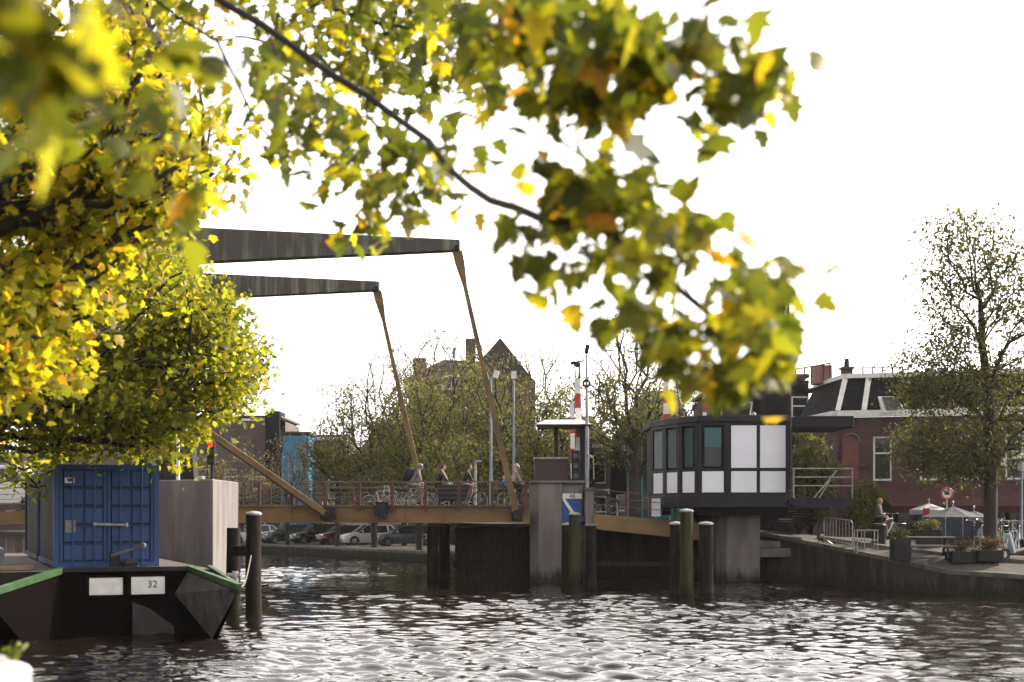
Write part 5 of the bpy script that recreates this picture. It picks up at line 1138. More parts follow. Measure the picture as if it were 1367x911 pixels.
# ---------------- cars ----------------
def paint(name, c, rough=.25): return pm(name, c, tuple(x * .9 for x in c), rough, 3, coat=.8, fine=.01)
PAINT = {'dark_green': paint('car_dark_green', (.012, .02, .018)), 'black': paint('car_black', (.010, .010, .013)), 'red': paint('car_dark_red', (.075, .010, .013)), 'white': paint('car_white', (.62, .62, .62)), 'grey': paint('car_grey_blue', (.07, .085, .11)), 'navy': paint('car_navy', (.012, .016, .03))}
LGT = pm('headlight_lens', (.6, .62, .62), (.45, .46, .47), .1, 8, coat=1, fine=.02)
def car(name, label, paintm, x, y, rz, L=4.2, W=1.72, H=1.48, estate=False, z=None, group='cars parked along the far quay', hood=.92, cat='car'):
    t = thing(name, label, cat, (x, y, gz(x, y) if z is None else z), rz, group)
    hw = W / 2; k = L / 4.2
    # stations: x, z bottom, z shoulder, half width
    st = [(2.10, .34, .56, .62), (2.04, .22, .68, .76), (1.85, .18, hood * .84, .90), (1.45, .18, hood * .93, .97), (.95, .18, hood, 1.0), (.2, .18, hood + .02, 1.0), (-.8, .18, hood + .04, 1.0), (-1.5, .18, hood + .07, .99), (-1.9, .2, hood + .08, .94), (-2.06, .26, hood - .02, .86), (-2.10, .36, .7, .78)]
    m = MB(); vs = []
    for sx, zb, zs_, w in st:
        w *= hw; ys = [(w * .90, zb), (w, zb + (zs_ - zb) * .35), (w * .985, zb + (zs_ - zb) * .75), (w * .90, zs_), (w * .45, zs_ + .035), (0, zs_ + .045)]
        ring_ = ys + [(-a, b) for a, b in ys[:-1][::-1]]
        vs += [(sx * k, a, b) for a, b in ring_]
    n = 11; fs = []
    for i in range(len(st) - 1):
        for j in range(n): fs.append([i * n + j, i * n + (j + 1) % n, (i + 1) * n + (j + 1) % n, (i + 1) * n + j])
    fs += [list(range(n)), [(len(st) - 1) * n + j for j in range(n)][::-1]]
    m.add(vs, fs); body = m.build('body', paintm, t, smooth=True, world=False)
    rb = -1.95 if estate else -1.55; re = -2.02 if estate else -1.98
    gl = [(1.02, hood - .01, .9), (.30, H - .07, .74), (-.1, H - .02, .75), (rb + .3, H - .05, .74), (rb, H - .10, .72), (re, hood + .05, .84)]
    m = MB(); vs = []
    for sx, zz, w in gl[1:-1]: vs += [(sx * k, w * hw, zz), (sx * k, -w * hw, zz)]
    bw = .93 * hw
    pts_t = [(s[0] * k, s[1]) for s in gl]
    # glasshouse: side walls slope from shoulder to roof
    top = [(sx * k, w * hw, zz - .012) for sx, zz, w in gl]; bot = [(sx * k, bw, hood - .03) for sx in (gl[0][0], gl[1][0], gl[2][0], gl[3][0], gl[4][0], gl[5][0])]
    for s in (1, -1):
        b0 = [(a, b * s, c) for a, b, c in bot]; t0 = [(a, b * s, c) for a, b, c in top]; t0[0] = b0[0]; t0[-1] = (t0[-1][0], t0[-1][1], hood + .02)
        m.add(b0 + t0, [(i, i + 1, 7 + i, 6 + i) if i else (0, 1, 7) for i in range(5)])
    T_ = [(a, b, c) for a, b, c in top]; T_[0] = (gl[0][0] * k, .8 * hw, hood)
    for i in range(5):
        a, b = T_[i], T_[i + 1]; m.add([a, b, (b[0], -b[1], b[2]), (a[0], -a[1], a[2])], [(0, 1, 2, 3)])
    m.build('windows', M['glass'], t, smooth=True, world=False)
    m = MB(); R0 = gl[1:5]
    for i in range(3):
        a, b = R0[i], R0[i + 1]
        m.add([(a[0] * k, a[2] * hw + .01, a[1] + .012), (b[0] * k, b[2] * hw + .01, b[1] + .012), (b[0] * k, 0, b[1] + .035), (a[0] * k, 0, a[1] + .035), (b[0] * k, -b[2] * hw - .01, b[1] + .012), (a[0] * k, -a[2] * hw - .01, a[1] + .012)], [(0, 1, 2, 3), (3, 2, 4, 5)])
    for s in (1, -1):
        for (xa, za_, wa), (xb, zb_, wb) in (((1.0, hood, .93), (.30, H - .07, .75)), ((-.38, hood, .955), (-.30, H - .05, .765)), ((re, hood + .05, .93), (rb, H - .10, .74)), ((-1.3, hood, .955), (-1.22, H - .06, .76))):
            m.bar((xa * k, wa * hw * s, za_), (xb * k, wb * hw * s, zb_), .075, .035, side=(1, 0, 0))
        m.bar((.30 * k, .75 * hw * s, H - .06), (rb * k, .735 * hw * s, H - .085), .035, .05)
    m.build('roof', paintm, t, world=False)
    for sx in (1.32, -1.28):
        for s in (1, -1):
            c = (sx * k, s * (hw - .09), .31)
            m = MB(); prof = [(.20, -.10), (.29, -.10), (.315, -.06), (.315, .06), (.29, .10), (.20, .10)]; 
            for q in range(20): pass
            ringp = []
            b = len(m.v)
            for r_, w_ in prof + [prof[0]]:
                for j in range(20): a = 2 * math.pi * j / 20; m.v.append(Vector((c[0] + r_ * math.cos(a), c[1] + w_, c[2] + r_ * math.sin(a))))
            for i in range(len(prof)):
                for j in range(20): m.f.append([b + i * 20 + j, b + i * 20 + (j + 1) % 20, b + (i + 1) * 20 + (j + 1) % 20, b + (i + 1) * 20 + j])
            wheel = m.build('wheel', M['tyre'], t, smooth=True, world=False)
            m = MB(); yo = c[1] + s * .065
            m.tube([(c[0], yo - s * .03, c[2]), (c[0], yo, c[2])], .06, 10)
            for j in range(6): a = math.pi * j / 3; m.bar((c[0], yo - s * .01, c[2]), (c[0] + .2 * math.cos(a), yo + s * .01, c[2] + .2 * math.sin(a)), .05, .02, side=(0, 1, 0))
            m.torus((c[0], yo, c[2]), .195, .016, 'Y', 20, 5); m.build('rim', M['chrome'], wheel, world=False)
            m = MB(); m.torus((c[0], s * (hw + .0) - s * .02, c[2]), .345, .035, 'Y', 14, 5, R(-8), R(188)); m.build('wheel_arch', M['black'], t, world=False)
    for s in (1, -1):
        m = MB(); m.ell((1.90 * k, s * .66 * hw, hood * .74), (.15, .16, .08), rot=Matrix.Rotation(R(-18 * s), 3, 'Z')); m.build('headlight', LGT, t, smooth=True, world=False)
        m = MB(); m.ell((-2.02 * k, s * .74 * hw, hood * .88), (.07, .12, .13)); m.build('tail_light', M['red_paint'], t, smooth=True, world=False)
        m = MB(); m.ell((.72 * k, s * (hw + .07), hood + .08), (.07, .10, .07)); m.build('mirror', paintm, t, smooth=True, world=False)
    m = MB(); m.bb(2.06 * k, 2.10 * k, -.35 * hw, .35 * hw, .30, .40); m.bb(2.02 * k, 2.085 * k, -.5 * hw, .5 * hw, .48, .60); m.build('grille', M['black'], t, world=False)
    m = MB(); m.bb(2.10 * k, 2.115 * k, -.26, .26, .42, .53); m.build('number_plate', pm('yellow_plate', (.5, .36, .03), None, .5, 5, fine=.01), t, world=False)
    m = MB()
    for s in (1, -1):
        for xx in (.62, -.34, -1.28): m.bar((xx * k, s * (hw * 1.0 + .001), .28), (xx * k, s * (hw * .985 + .002), hood - .08), .012, .008)
        m.bar((.2 * k, s * hw * .99, hood - .14), (.02 * k, s * hw * .99, hood - .14), .02, .03); m.bar((-.75 * k, s * hw * .99, hood - .14), (-.93 * k, s * hw * .99, hood - .14), .02, .03)
    m.build('door_seams', M['black'], t, world=False)
    return t
def pcar(label, px, D, pm_, ang=200, **k): return car('parked_car', label, PAINT[pm_], XD(px, D), D, R(ang), **k)
pcar('white car partly hidden behind the tall pile, leftmost of the parked cars', 336, 113, 'white', 205)
pcar('dark green hatchback, second from the left in the parked row', 386, 111, 'dark_green', 205, L=4.3)
pcar('black people carrier third from the left in the parked row', 424, 108.5, 'black', 207, L=4.4, H=1.6, estate=True)
pcar('dark red car squeezed between the black one and the white one', 458, 107, 'red', 208, L=4.1)
pcar('white hatchback parked behind a tree trunk near the middle of the row', 492, 105, 'white', 203, L=4.2, H=1.52)
pcar('grey blue estate car at the right end of the parked row', 541, 101.5, 'grey', 197, L=4.6, estate=True, H=1.5)
pcar('small navy car behind the white hatchback', 515, 110.5, 'navy', 205)
pcar('dark car behind the pair of piles under the bridge deck', 606, 99, 'black', 200)
car('parked_car', 'white car at the bottom left corner, only its rounded bonnet and headlight in view', PAINT['white'], -4.84, 7.62, 0, L=4.25, W=1.72, H=1.47, z=1.2, group=None, hood=.93)
# white van on the left approach
vn = thing('white_van', 'white van on the left approach span seen between tree and container', 'van', (-22, 61.2, 2.93))
m = MB(); prof = [(-2.4, .35), (-2.4, 1.9), (-2.3, 2.0), (.9, 2.0), (1.5, 1.25), (2.35, 1.05), (2.45, .7), (2.45, .35)]
m.prism([(-22 + a, 60.3, 2.93 + b) for a, b in prof], (0, 1.8, 0)); m.build('body', PAINT['white'], vn, bevel=.05)
m = MB(); m.prism([(-22 + a, 60.28, 2.93 + b) for a, b in ((.3, 1.3), (.3, 1.85), (.85, 1.85), (1.35, 1.3))], (0, .015, 0)); m.prism([(-22 + a, 60.28, 2.93 + b) for a, b in ((-2.2, 1.3), (-2.2, 1.85), (.15, 1.85), (.15, 1.3))], (0, .015, 0)); m.build('windows', M['glass'], vn)
for xx in (-1.5, 1.5): m = MB(); m.tube([(-22 + xx, 60.27, 3.27), (-22 + xx, 60.5, 3.27)], .34, 16); m.build('wheel', M['tyre'], vn)

# street lamps on the far street
def lamp(label, px, D, pyt, double):
    x = XD(px, D); z0 = gz(x, D); z1 = CH + (688 - pyt) * D / F; t = thing('street_lamp', label, 'street lamp', (x, D, z0), group='white street lamps behind the bridge')
    m = MB(); m.tube([(x, D, z0), (x, D, z0 + 2.5), (x, D, z1)], [.14, .10, .05], 10); m.build('pole', M['grey_paint'], t)
    m = MB(); m.bar((x, D, z0), (x, D, z0 + .9), .34); m.build('base', M['grey_paint'], t)
    for s in ((-1, 1) if double else (0,)):
        m = MB(); m.box((x + .28 * s, D, z1 + .05 + .12 * (s > 0)), (.30, .3, .42), M=Matrix.Rotation(R(18 * s), 3, 'Y')); m.build('lamp_head', M['white'], t)
        if s: m = MB(); m.bar((x, D, z1 - .2), (x + .28 * s, D, z1), .05); m.build('bracket', M['grey_paint'], t)
lamp('white lamp post with two flat lamp heads behind the right part of the deck', 655.5, 80, 504, True)
lamp('white lamp post with a single lamp head right of the double one', 686, 82, 502, False)
tp3 = thing('traffic_post', 'short pale post with a small side arm right of the cyclists in black', 'post', (XD(634.5, 78), 78, 1))
x = XD(634.5, 78); m = MB(); m.tube([(x, 78, 1), (x, 78, CH + (688 - 615) * 78 / F)], .07, 8); m.bar((x, 78, CH + 72 * 78 / F), (x + .35, 78, CH + 72 * 78 / F), .09); m.build('post', M['pile_cap'], tp3)

# ---------------- bicycles and people ----------------
def bicycle(label, x, y, z, rz, frame, group=None, lean=0, basket=False, small=1.0):
    t = thing('bicycle', label, 'bicycle', (x, y, z), rz, group); t.rotation_euler = (lean, 0, rz); t.scale = (small,) * 3
    for hx in (-.53, .55):
        m = MB(); m.torus((hx, 0, .35), .335, .018, 'Y', 24, 5); w = m.build('wheel', M['tyre'], t, world=False, smooth='all')
        m = MB(); m.torus((hx, 0, .35), .312, .011, 'Y', 24, 4); m.tube([(hx, -.05, .35), (hx, .05, .35)], .03, 8)
        for j in range(12): a = math.pi * j / 6; m.bar((hx, (-1) ** j * .02, .35), (hx + .31 * math.cos(a), 0, .35 + .31 * math.sin(a)), .006)
        m.build('spokes', M['chrome'], w, world=False)
        m = MB(); a0, a1 = (R(20), R(190)) if hx < 0 else (R(-5), R(140))
        pts = [(hx + .375 * math.cos(a0 + (a1 - a0) * i / 10), 0, .35 + .375 * math.sin(a0 + (a1 - a0) * i / 10)) for i in range(11)]
        m.add([(p[0], s * .03, p[2]) for p in pts for s in (-1, 1)], [[2 * i, 2 * i + 1, 2 * i + 3, 2 * i + 2] for i in range(10)]); m.build('mudguard', frame, t, world=False)
    m = MB(); bb_ = (-.03, 0, .29); st = (-.20, 0, .82); hd = (.40, 0, .88); hb = (.43, 0, .72)
    for a, b, r in ((bb_, st, .017), (st, hd, .016), (bb_, hb, .02), ((-.53, .04, .35), bb_, .011), ((-.53, -.04, .35), bb_, .011), ((-.53, .04, .35), (-.18, .02, .76), .010), ((-.53, -.04, .35), (-.18, -.02, .76), .010), (hd, hb, .022), (hb, (.47, .04, .6), .014), ((.47, .045, .6), (.55, .045, .35), .013), ((.47, -.045, .6), (.55, -.045, .35), .013), ((.47, -.045, .6), (.47, .045, .6), .014)):
        m.tube([a, b], r, 7)
    m.build('frame', frame, t, world=False)
    m = MB(); m.tube([st, (-.23, 0, .93)], .013, 6); m.ell((-.24, 0, .955), (.14, .08, .035)); m.build('saddle', M['black'], t, world=False, smooth=True)
    m = MB(); m.tube([hd, (.37, 0, 1.05)], .013, 6); m.tube([(.18, -.29, 1.06), (.30, -.26, 1.08), (.38, -.1, 1.06), (.38, .1, 1.06), (.30, .26, 1.08), (.18, .29, 1.06)], .012, 7); m.build('handlebar', M['chrome'], t, world=False)
    m = MB(); m.bar((-.80, 0, .74), (-.25, 0, .74), .13, .02); m.bar((-.74, .05, .73), (-.55, .05, .36), .012); m.bar((-.74, -.05, .73), (-.55, -.05, .36), .012); m.build('rear_carrier', M['steel_dark'], t, world=False)
    m = MB(); m.torus((-.03, .05, .29), .09, .008, 'Y', 16, 4); m.bar((-.03, .05, .29), (.08, .06, .16), .02); m.bar((-.03, -.05, .29), (-.14, -.06, .42), .02); m.bar((.05, .1, .155), (.13, .1, .155), .09, .02); m.bar((-.17, -.1, .425), (-.09, -.1, .425), .09, .02); m.build('crank', M['chrome'], t, world=False)
    if basket:
        m = MB(); m.bb(.45, .80, -.2, .2, .80, 1.02); m.build('basket', M['black'], t, world=False)
    return t
SKIN = pm('skin', (.42, .24, .17), (.38, .2, .14), .55, 8, fine=.02)
def skin_mesh(name, joints, edges, mat, parent, sub=1, extra=None, root=0):
    me = bpy.data.meshes.new(name); me.from_pydata([j[0] for j in joints], edges, []); o = bpy.data.objects.new(name, me); col.objects.link(o)
    s = o.modifiers.new('skin', 'SKIN'); s.use_smooth_shade = True
    for v, j in zip(me.skin_vertices[0].data, joints):
        r = j[1]; v.radius = (r, r) if not isinstance(r, tuple) else r
    me.skin_vertices[0].data[root].use_root = True
    b = o.modifiers.new('sub', 'SUBSURF'); b.levels = sub; b.render_levels = sub
    dg = bpy.context.evaluated_depsgraph_get(); ev = o.evaluated_get(dg); me2 = bpy.data.meshes.new_from_object(ev)
    bpy.data.objects.remove(o); me2.materials.clear(); me2.materials.append(mat)
    if extra is not None:
        bm = bmesh.new(); bm.from_mesh(me2); tmp = bpy.data.meshes.new('t'); tmp.from_pydata([tuple(v) for v in extra.v], [], extra.f); bm.from_mesh(tmp); bm.to_mesh(me2); bm.free()
    for p in me2.polygons: p.use_smooth = True
    o2 = bpy.data.objects.new(name, me2); col.objects.link(o2); o2.parent = parent; return o2
def person(label, x, y, z, rz, J, jacket, trousers, hair, hooded=False, helmet=False, scale=1.0, long_hair=False, shoes=None, cat='person'):
    """J: joints dict in local space (facing +x)"""
    t = thing('person', label, cat, (x, y, z), rz); t.scale = (scale,) * 3
    V3 = lambda k: Vector(J[k])
    pel, chest, neck, head = V3('pelvis'), V3('chest'), V3('neck'), V3('head')
    joints = [(pel, .13), (chest, .15), (neck, .055), (head + Vector((0, 0, -.06)), .07)]; edges = [(0, 1), (1, 2), (2, 3)]
    ex = MB(); hdir = (head - neck).normalized()
    f = Vector((1, 0, 0)); tilt = J.get('tilt', 0); Rm = Matrix.Rotation(tilt, 3, 'Y')
    ex.ell(head, (.095, .075, .12), 14, 10, Rm)
    hp = lambda a, b, c: head + Rm @ Vector((a, b, c))
    ex.ell(hp(.098, 0, -.01), (.022, .014, .022), 8, 6); ex.ell(hp(.086, 0, -.055), (.012, .026, .009), 8, 5); ex.ell(hp(.07, 0, -.095), (.03, .03, .025), 8, 5)
    for s in (1, -1): ex.ell(hp(0, .077 * s, -.01), (.022, .012, .034), 8, 6)
    for s, n_ in ((1, 'L'), (-1, 'R')):
        b = len(joints); sh = chest + Vector((-.0, .17 * s, .10)) ; el, ha = V3('elbow' + n_), V3('hand' + n_)
        joints += [(sh, .055), (el, .042), (ha, .027)]; edges += [(1, b), (b, b + 1), (b + 1, b + 2)]
        # hand: palm, four curled fingers and a thumb
        d = (ha - el).normalized(); sd_ = Vector((0, 1, 0)); dn = d.cross(sd_).normalized(); dn = dn if dn.z < 0 else -dn
        pc = ha + d * .05; ex.ell(pc, (.05, .042, .018), 8, 6, d.to_track_quat('X', 'Z').to_matrix())
        for i, (o_, l_) in enumerate(((-.03, .85), (-.01, 1.0), (.01, .95), (.03, .75))):
            a = pc + d * .04 + sd_ * o_; c_ = a + d * .035 * l_ + dn * .006; e_ = c_ + (d * .3 + dn) * .03 * l_; g_ = e_ + (dn * .5 - d) * .018 * l_
            ex.tube([a, c_, e_, g_], [.0095, .009, .008, .006], 6)
        a = pc - d * .01 - sd_ * s * .035; ex.tube([a, a - sd_ * s * .025 + d * .025 + dn * .01, a - sd_ * s * .02 + d * .05 + dn * .03], [.011, .010, .007], 6)
        b = len(joints); kn, an, toe = V3('knee' + n_), V3('ankle' + n_), V3('ankle' + n_) + Vector((.17, 0, -.05)); hip = pel + Vector((0, .09 * s, -.03))
        joints += [(hip, .085), (kn, .055), (an, .036), (toe, .03)]; edges += [(0, b), (b, b + 1), (b + 1, b + 2), (b + 2, b + 3)]
    skin_mesh('body', joints, edges, SKIN, t, 1, ex)
    # clothes
    g = 1.22
    jj = [(pel + Vector((0, 0, .0)), .155), (pel.lerp(chest, .5), .15), (chest, .172), (neck - Vector((0, 0, .03)), .085)]; ee = [(0, 1), (1, 2), (2, 3)]
    for s, n_ in ((1, 'L'), (-1, 'R')):
        b = len(jj); sh = chest + Vector((0, .17 * s, .10)); el, ha = V3('elbow' + n_), V3('hand' + n_)
        jj += [(sh, .078), (el, .060), (el.lerp(ha, .92), .044)]; ee += [(2, b), (b, b + 1), (b + 1, b + 2)]
    skin_mesh('jacket', jj, ee, jacket, t, 1)
    jj = [(pel + Vector((0, 0, .02)), .145)]; ee = []
    for s, n_ in ((1, 'L'), (-1, 'R')):
        b = len(jj); kn, an = V3('knee' + n_), V3('ankle' + n_); hip = pel + Vector((0, .09 * s, -.03))
        jj += [(hip, .102), (kn, .074), (kn.lerp(an, .9), .052)]; ee += [(0, b), (b, b + 1), (b + 1, b + 2)]
    skin_mesh('trousers', jj, ee, trousers, t, 1)
    for s, n_ in ((1, 'L'), (-1, 'R')):
        an = V3('ankle' + n_); m = MB(); m.ell(an + Vector((.07, 0, -.055)), (.15, .05, .05), 10, 6); m.build('shoe', shoes or M['black'], t, smooth=True, world=False)
    m = MB()
    if helmet: m.ell(hp(-.005, 0, .055), (.14, .105, .10), 14, 8, Rm); m.build('helmet', hair, t, smooth=True, world=False)
    elif hooded:
        m.ell(hp(-.045, 0, .02), (.12, .115, .15), 14, 8, Rm); m.ell(neck + Vector((-.03, 0, .03)), (.11, .12, .09), 12, 7); m.build('hood', jacket, t, smooth=True, world=False)
    else:
        m.ell(hp(-.025, 0, .03), (.102, .088, .115), 14, 8, Rm)
        if long_hair: m.ell(hp(-.08, 0, -.10), (.06, .085, .16), 12, 8, Rm)
        m.build('hair', hair, t, smooth=True, world=False)
    return t
def rider_joints(lean=.18, up=.0):
    return dict(pelvis=(-.22, 0, 1.03), chest=(-.22 + lean + .02, 0, 1.42), neck=(-.17 + lean, 0, 1.60), head=(-.13 + lean, 0, 1.74),
                elbowL=(.06 + lean * .5, .25, 1.24), handL=(.22, .27, 1.09), elbowR=(.06 + lean * .5, -.25, 1.24), handR=(.22, -.27, 1.09),
                kneeL=(.20, .11, .78), ankleL=(.03, .11, .28), kneeR=(.24, -.11, .96), ankleR=(-.10, -.11, .52), tilt=.1)
def stand_joints():
    return dict(pelvis=(0, 0, .95), chest=(.02, 0, 1.34), neck=(.03, 0, 1.52), head=(.06, 0, 1.66), elbowL=(.12, .24, 1.12), handL=(.32, .2, 1.02), elbowR=(.10, -.24, 1.12), handR=(.30, -.2, 1.0),
                kneeL=(.06, .10, .50), ankleL=(-.02, .10, .09), kneeR=(.02, -.10, .50), ankleR=(-.04, -.10, .09), tilt=.25)
cl = lambda n, c, r=.85: pm(n, c, tuple(x * .75 for x in c), r, 6, bump=.2)
G_grey = cl('heather_cloth', (.19, .16, .16)); G_black = cl('black_cloth', (.012, .012, .014)); G_beige = cl('beige_cloth', (.42, .36, .27)); G_pink = cl('mauve_cloth', (.28, .15, .20)); G_navy = cl('navy_cloth', (.02, .025, .05)); G_blue = cl('bright_blue_cloth', (.02, .22, .62)); G_dark = cl('dark_grey_cloth', (.045, .04, .042))
HAIR = cl('brown_hair', (.05, .03, .02)); BLOND = cl('blond_hair', (.35, .24, .10)); 
F_sil = pm('silver_frame', (.45, .43, .42), (.3, .29, .28), .35, 5, metal=.5); F_blk = M['black']; F_plum = paint('plum_frame', (.09, .02, .05))
deckz = 3.09
yb = 60.0
gy = 60.2
def rider(lb, bl, px, y, jk, tr, hr, fm, bg_=None, lean=.2, **k):
    x = XD(px, y); bicycle(bl, x, y, deckz, 0, fm, group='bicycles ridden across the bridge'); return person(lb, x, y, deckz, 0, rider_joints(lean), jk, tr, hr, **k), x
p1, x1 = rider('helmeted cyclist in a pale grey jacket and dark backpack riding right', 'silver bicycle ridden by the helmeted cyclist with the backpack', 554, 60.0, G_grey, G_grey, pm('helmet_shell', (.3, .28, .3), (.06, .06, .07), .4, 20), F_sil, lean=.34, helmet=True)
bpk = thing('backpack', 'bulky black backpack worn by the helmeted cyclist', 'backpack', (x1 - .3, 60, deckz + 1.3))
m = MB(); m.ell((x1 - .28, 60, deckz + 1.44), (.24, .2, .32), 12, 9, Matrix.Rotation(R(25), 3, 'Y')); m.ell((x1 - .42, 60, deckz + 1.32), (.13, .16, .18), 10, 7); m.build('bag', G_black, bpk, smooth=True)
m = MB()
for s in (-.13, .13): m.tube([(x1 - .12, 60 + s, deckz + 1.62), (x1 + .12, 60 + s, deckz + 1.56), (x1 + .14, 60 + s, deckz + 1.4), (x1 - .02, 60 + s, deckz + 1.25)], .02, 6)
m.build('strap', G_dark, bpk)
rider('cyclist in a black coat with pale scarf riding right, left of the pair in black', 'black bicycle under the cyclist with the pale scarf', 592, 60.6, G_black, G_black, HAIR, F_blk, lean=.12)
sc_ = thing('scarf', 'pale scarf hanging over the shoulder of the cyclist in the black coat', 'scarf', (XD(592, 60.4), 60.4, deckz + 1.3))
m = MB(); x = XD(592, 60.6); m.tube([(x - .08, 60.4, deckz + 1.62), (x + .02, 60.38, deckz + 1.5), (x + .14, 60.36, deckz + 1.25), (x + .2, 60.36, deckz + 1.1)], [.05, .05, .045, .03], 8); m.build('cloth', G_beige, sc_, smooth=True)
rider('cyclist in black jacket and mauve trousers riding right ahead of the other in black', 'plum bicycle under the cyclist in mauve trousers', 624, 60.2, G_black, G_pink, HAIR, F_plum, lean=.22, long_hair=True)
rider('cyclist in a beige hooded coat riding right at the end of the deck', 'black bicycle carrying the beige hooded cyclist and a child', 690, 60.4, G_beige, G_dark, BLOND, F_blk, lean=.16, hooded=True)
xc = XD(690, 60.4) - .58
ch = dict(pelvis=(0, 0, .42), chest=(.02, 0, .70), neck=(.03, 0, .86), head=(.04, 0, 1.0), elbowL=(.1, .2, .6), handL=(.25, .16, .52), elbowR=(.1, -.2, .6), handR=(.25, -.16, .52), kneeL=(.28, .16, .36), ankleL=(.26, .2, .05), kneeR=(.28, -.16, .36), ankleR=(.26, -.2, .05))
person('small child in a bright blue jacket sitting behind the beige hooded cyclist', xc, 60.4, deckz + .56, 0, ch, G_blue, G_dark, BLOND, scale=.72)
cs = thing('child_seat', 'dark child seat on the rear carrier behind the beige hooded cyclist', 'child seat', (xc, 60.4, deckz + .75)); m = MB(); m.bb(xc - .17, xc + .16, 60.24, 60.56, deckz + .76, deckz + .82); m.bb(xc - .2, xc - .155, 60.24, 60.56, deckz + .76, deckz + 1.15); m.build('seat_shell', G_dark, cs)
# cargo bike box dark between (tarp)
for i, (px, y, rz, lb, fm) in enumerate(((508, 66.9, 4, 'silver bicycle leaning on the far bridge railing, leftmost of the parked three', F_sil), (524, 66.9, 9, 'silver bicycle leaning on the far railing in the middle of the three', F_sil), (537, 66.9, -3, 'black bicycle leaning on the far railing, rightmost of the three', F_blk))):
    bicycle(lb, XD(px, y), y, 3.09, R(rz + (180 if i == 1 else 0)), fm, group='bicycles parked at the far bridge railing', lean=0)
bicycle('black bicycle parked on the sloping approach span beside the stone post', XD(802, 62), 62, 2.84, R(25), F_blk, group=None)
# cargo bike front box
cgx = XD(606, 59.8); cg = thing('cargo_box', 'large black cargo tricycle box between the two cyclists in black', 'cargo box', (cgx, 59.8, deckz))
m = MB(); m.prism([(cgx - .62, 59.5, deckz + .32), (cgx + .5, 59.5, deckz + .32), (cgx + .72, 59.5, deckz + .98), (cgx - .72, 59.5, deckz + .98)], (0, .6, 0)); m.build('box', G_black, cg, bevel=.03)
for s in (-.05, .65): m = MB(); m.torus((cgx + .1, 59.5 + s, deckz + .26), .24, .02, 'Y', 20, 5); m.build('wheel', M['tyre'], cg)

# ---------------- right quay furniture ----------------
def gp(px, py_base, Dguess=55):   # ground point seen at a picture position
    D = Dguess
    for _ in range(30): z = gz(XD(px, D), D); D = .5 * D + .5 * ((CH - z) * F / (py_base - 688))
    return XD(px, D), D, gz(XD(px, D), D)
# picnic table
x, y, z = gp(1237, 737, 50); y = 51.6; x = XD(1238, y); z = gz(x, y)
pt = thing('picnic_table', 'dark wooden picnic table with attached benches in front of the grey parasol', 'picnic table', (x, y, z))
a = R(-8); mt = Matrix.Rotation(a, 3, 'Z'); wd = pm('dark_bench_wood', (.10, .085, .075), (.05, .042, .038), .6, 3, (.4, 4, 1)); wtop = pm('grey_table_wood', (.26, .24, .22), (.17, .155, .14), .5, 3, (.4, 4, 1))
c = Vector((x, y, z))
def L_(v): return c + mt @ Vector(v)
m = MB()
for i in range(5): m.box(L_((0, -.32 + .16 * i, .745)), (1.85, .145, .04), a)
m.build('tabletop', wtop, pt)
for s in (-1, 1):
    m = MB()
    for i in range(2): m.box(L_((0, s * (.62 + .145 * i), .44)), (1.85, .13, .04), a)
    m.build('bench_seat', wtop, pt)
for sx in (-.65, .65):
    for s in (-1, 1): m = MB(); m.bar(L_((sx, s * .22, .72)), L_((sx, s * .62, 0)), .09, .05); m.build('leg', wd, pt)
    m = MB(); m.bar(L_((sx + .04, -.8, .40)), L_((sx + .04, .8, .40)), .05, .09); m.build('cross_bar', wd, pt)
# planters
def planter(label, px, D, w, h, seed, mat=None, ph=.5, leafm=None, n=500):
    x = XD(px, D); z = gz(x, D); t = thing('planter_box', label, 'planter', (x, D, z))
    m = MB(); m.prism([(x - w / 2, D - w / 2, z - .05), (x + w / 2, D - w / 2, z - .05), (x + w / 2, D + w / 2, z - .05), (x - w / 2, D + w / 2, z - .05)], (0, 0, h)); m.build('box', mat or M['black'], t, bevel=.02)
    shrub(label.replace('planter', 'plant').replace('box', 'bush') if False else 'leafy plant growing in the ' + label, x, D, ph, w * .52, seed, n, leafm, .07, 'potted_plant', z + h - .07, 'plant')
    return t
planter('tall black planter left of the picnic table', 1202, 51.0, .62, .80, 51, ph=.38)
LMR = leaf_mat('reddish_flowers', [(0, (.03, .04, .015)), (.5, (.05, .05, .02)), (.75, (.075, .018, .02)), (1, (.11, .03, .035))], .3)
planter('low dark trough under the quay tree with reddish flowers', 1283, 50.9, .9, .42, 52, ph=.42, leafm=LMR, n=700)
planter('low dark trough right of the quay tree trunk', 1318, 50.7, .9, .40, 53, ph=.5, leafm=LMR, n=700)
planter('dark flower trough between parasol and picnic table', 1240, 55.2, .8, .75, 54, ph=.36, n=500)
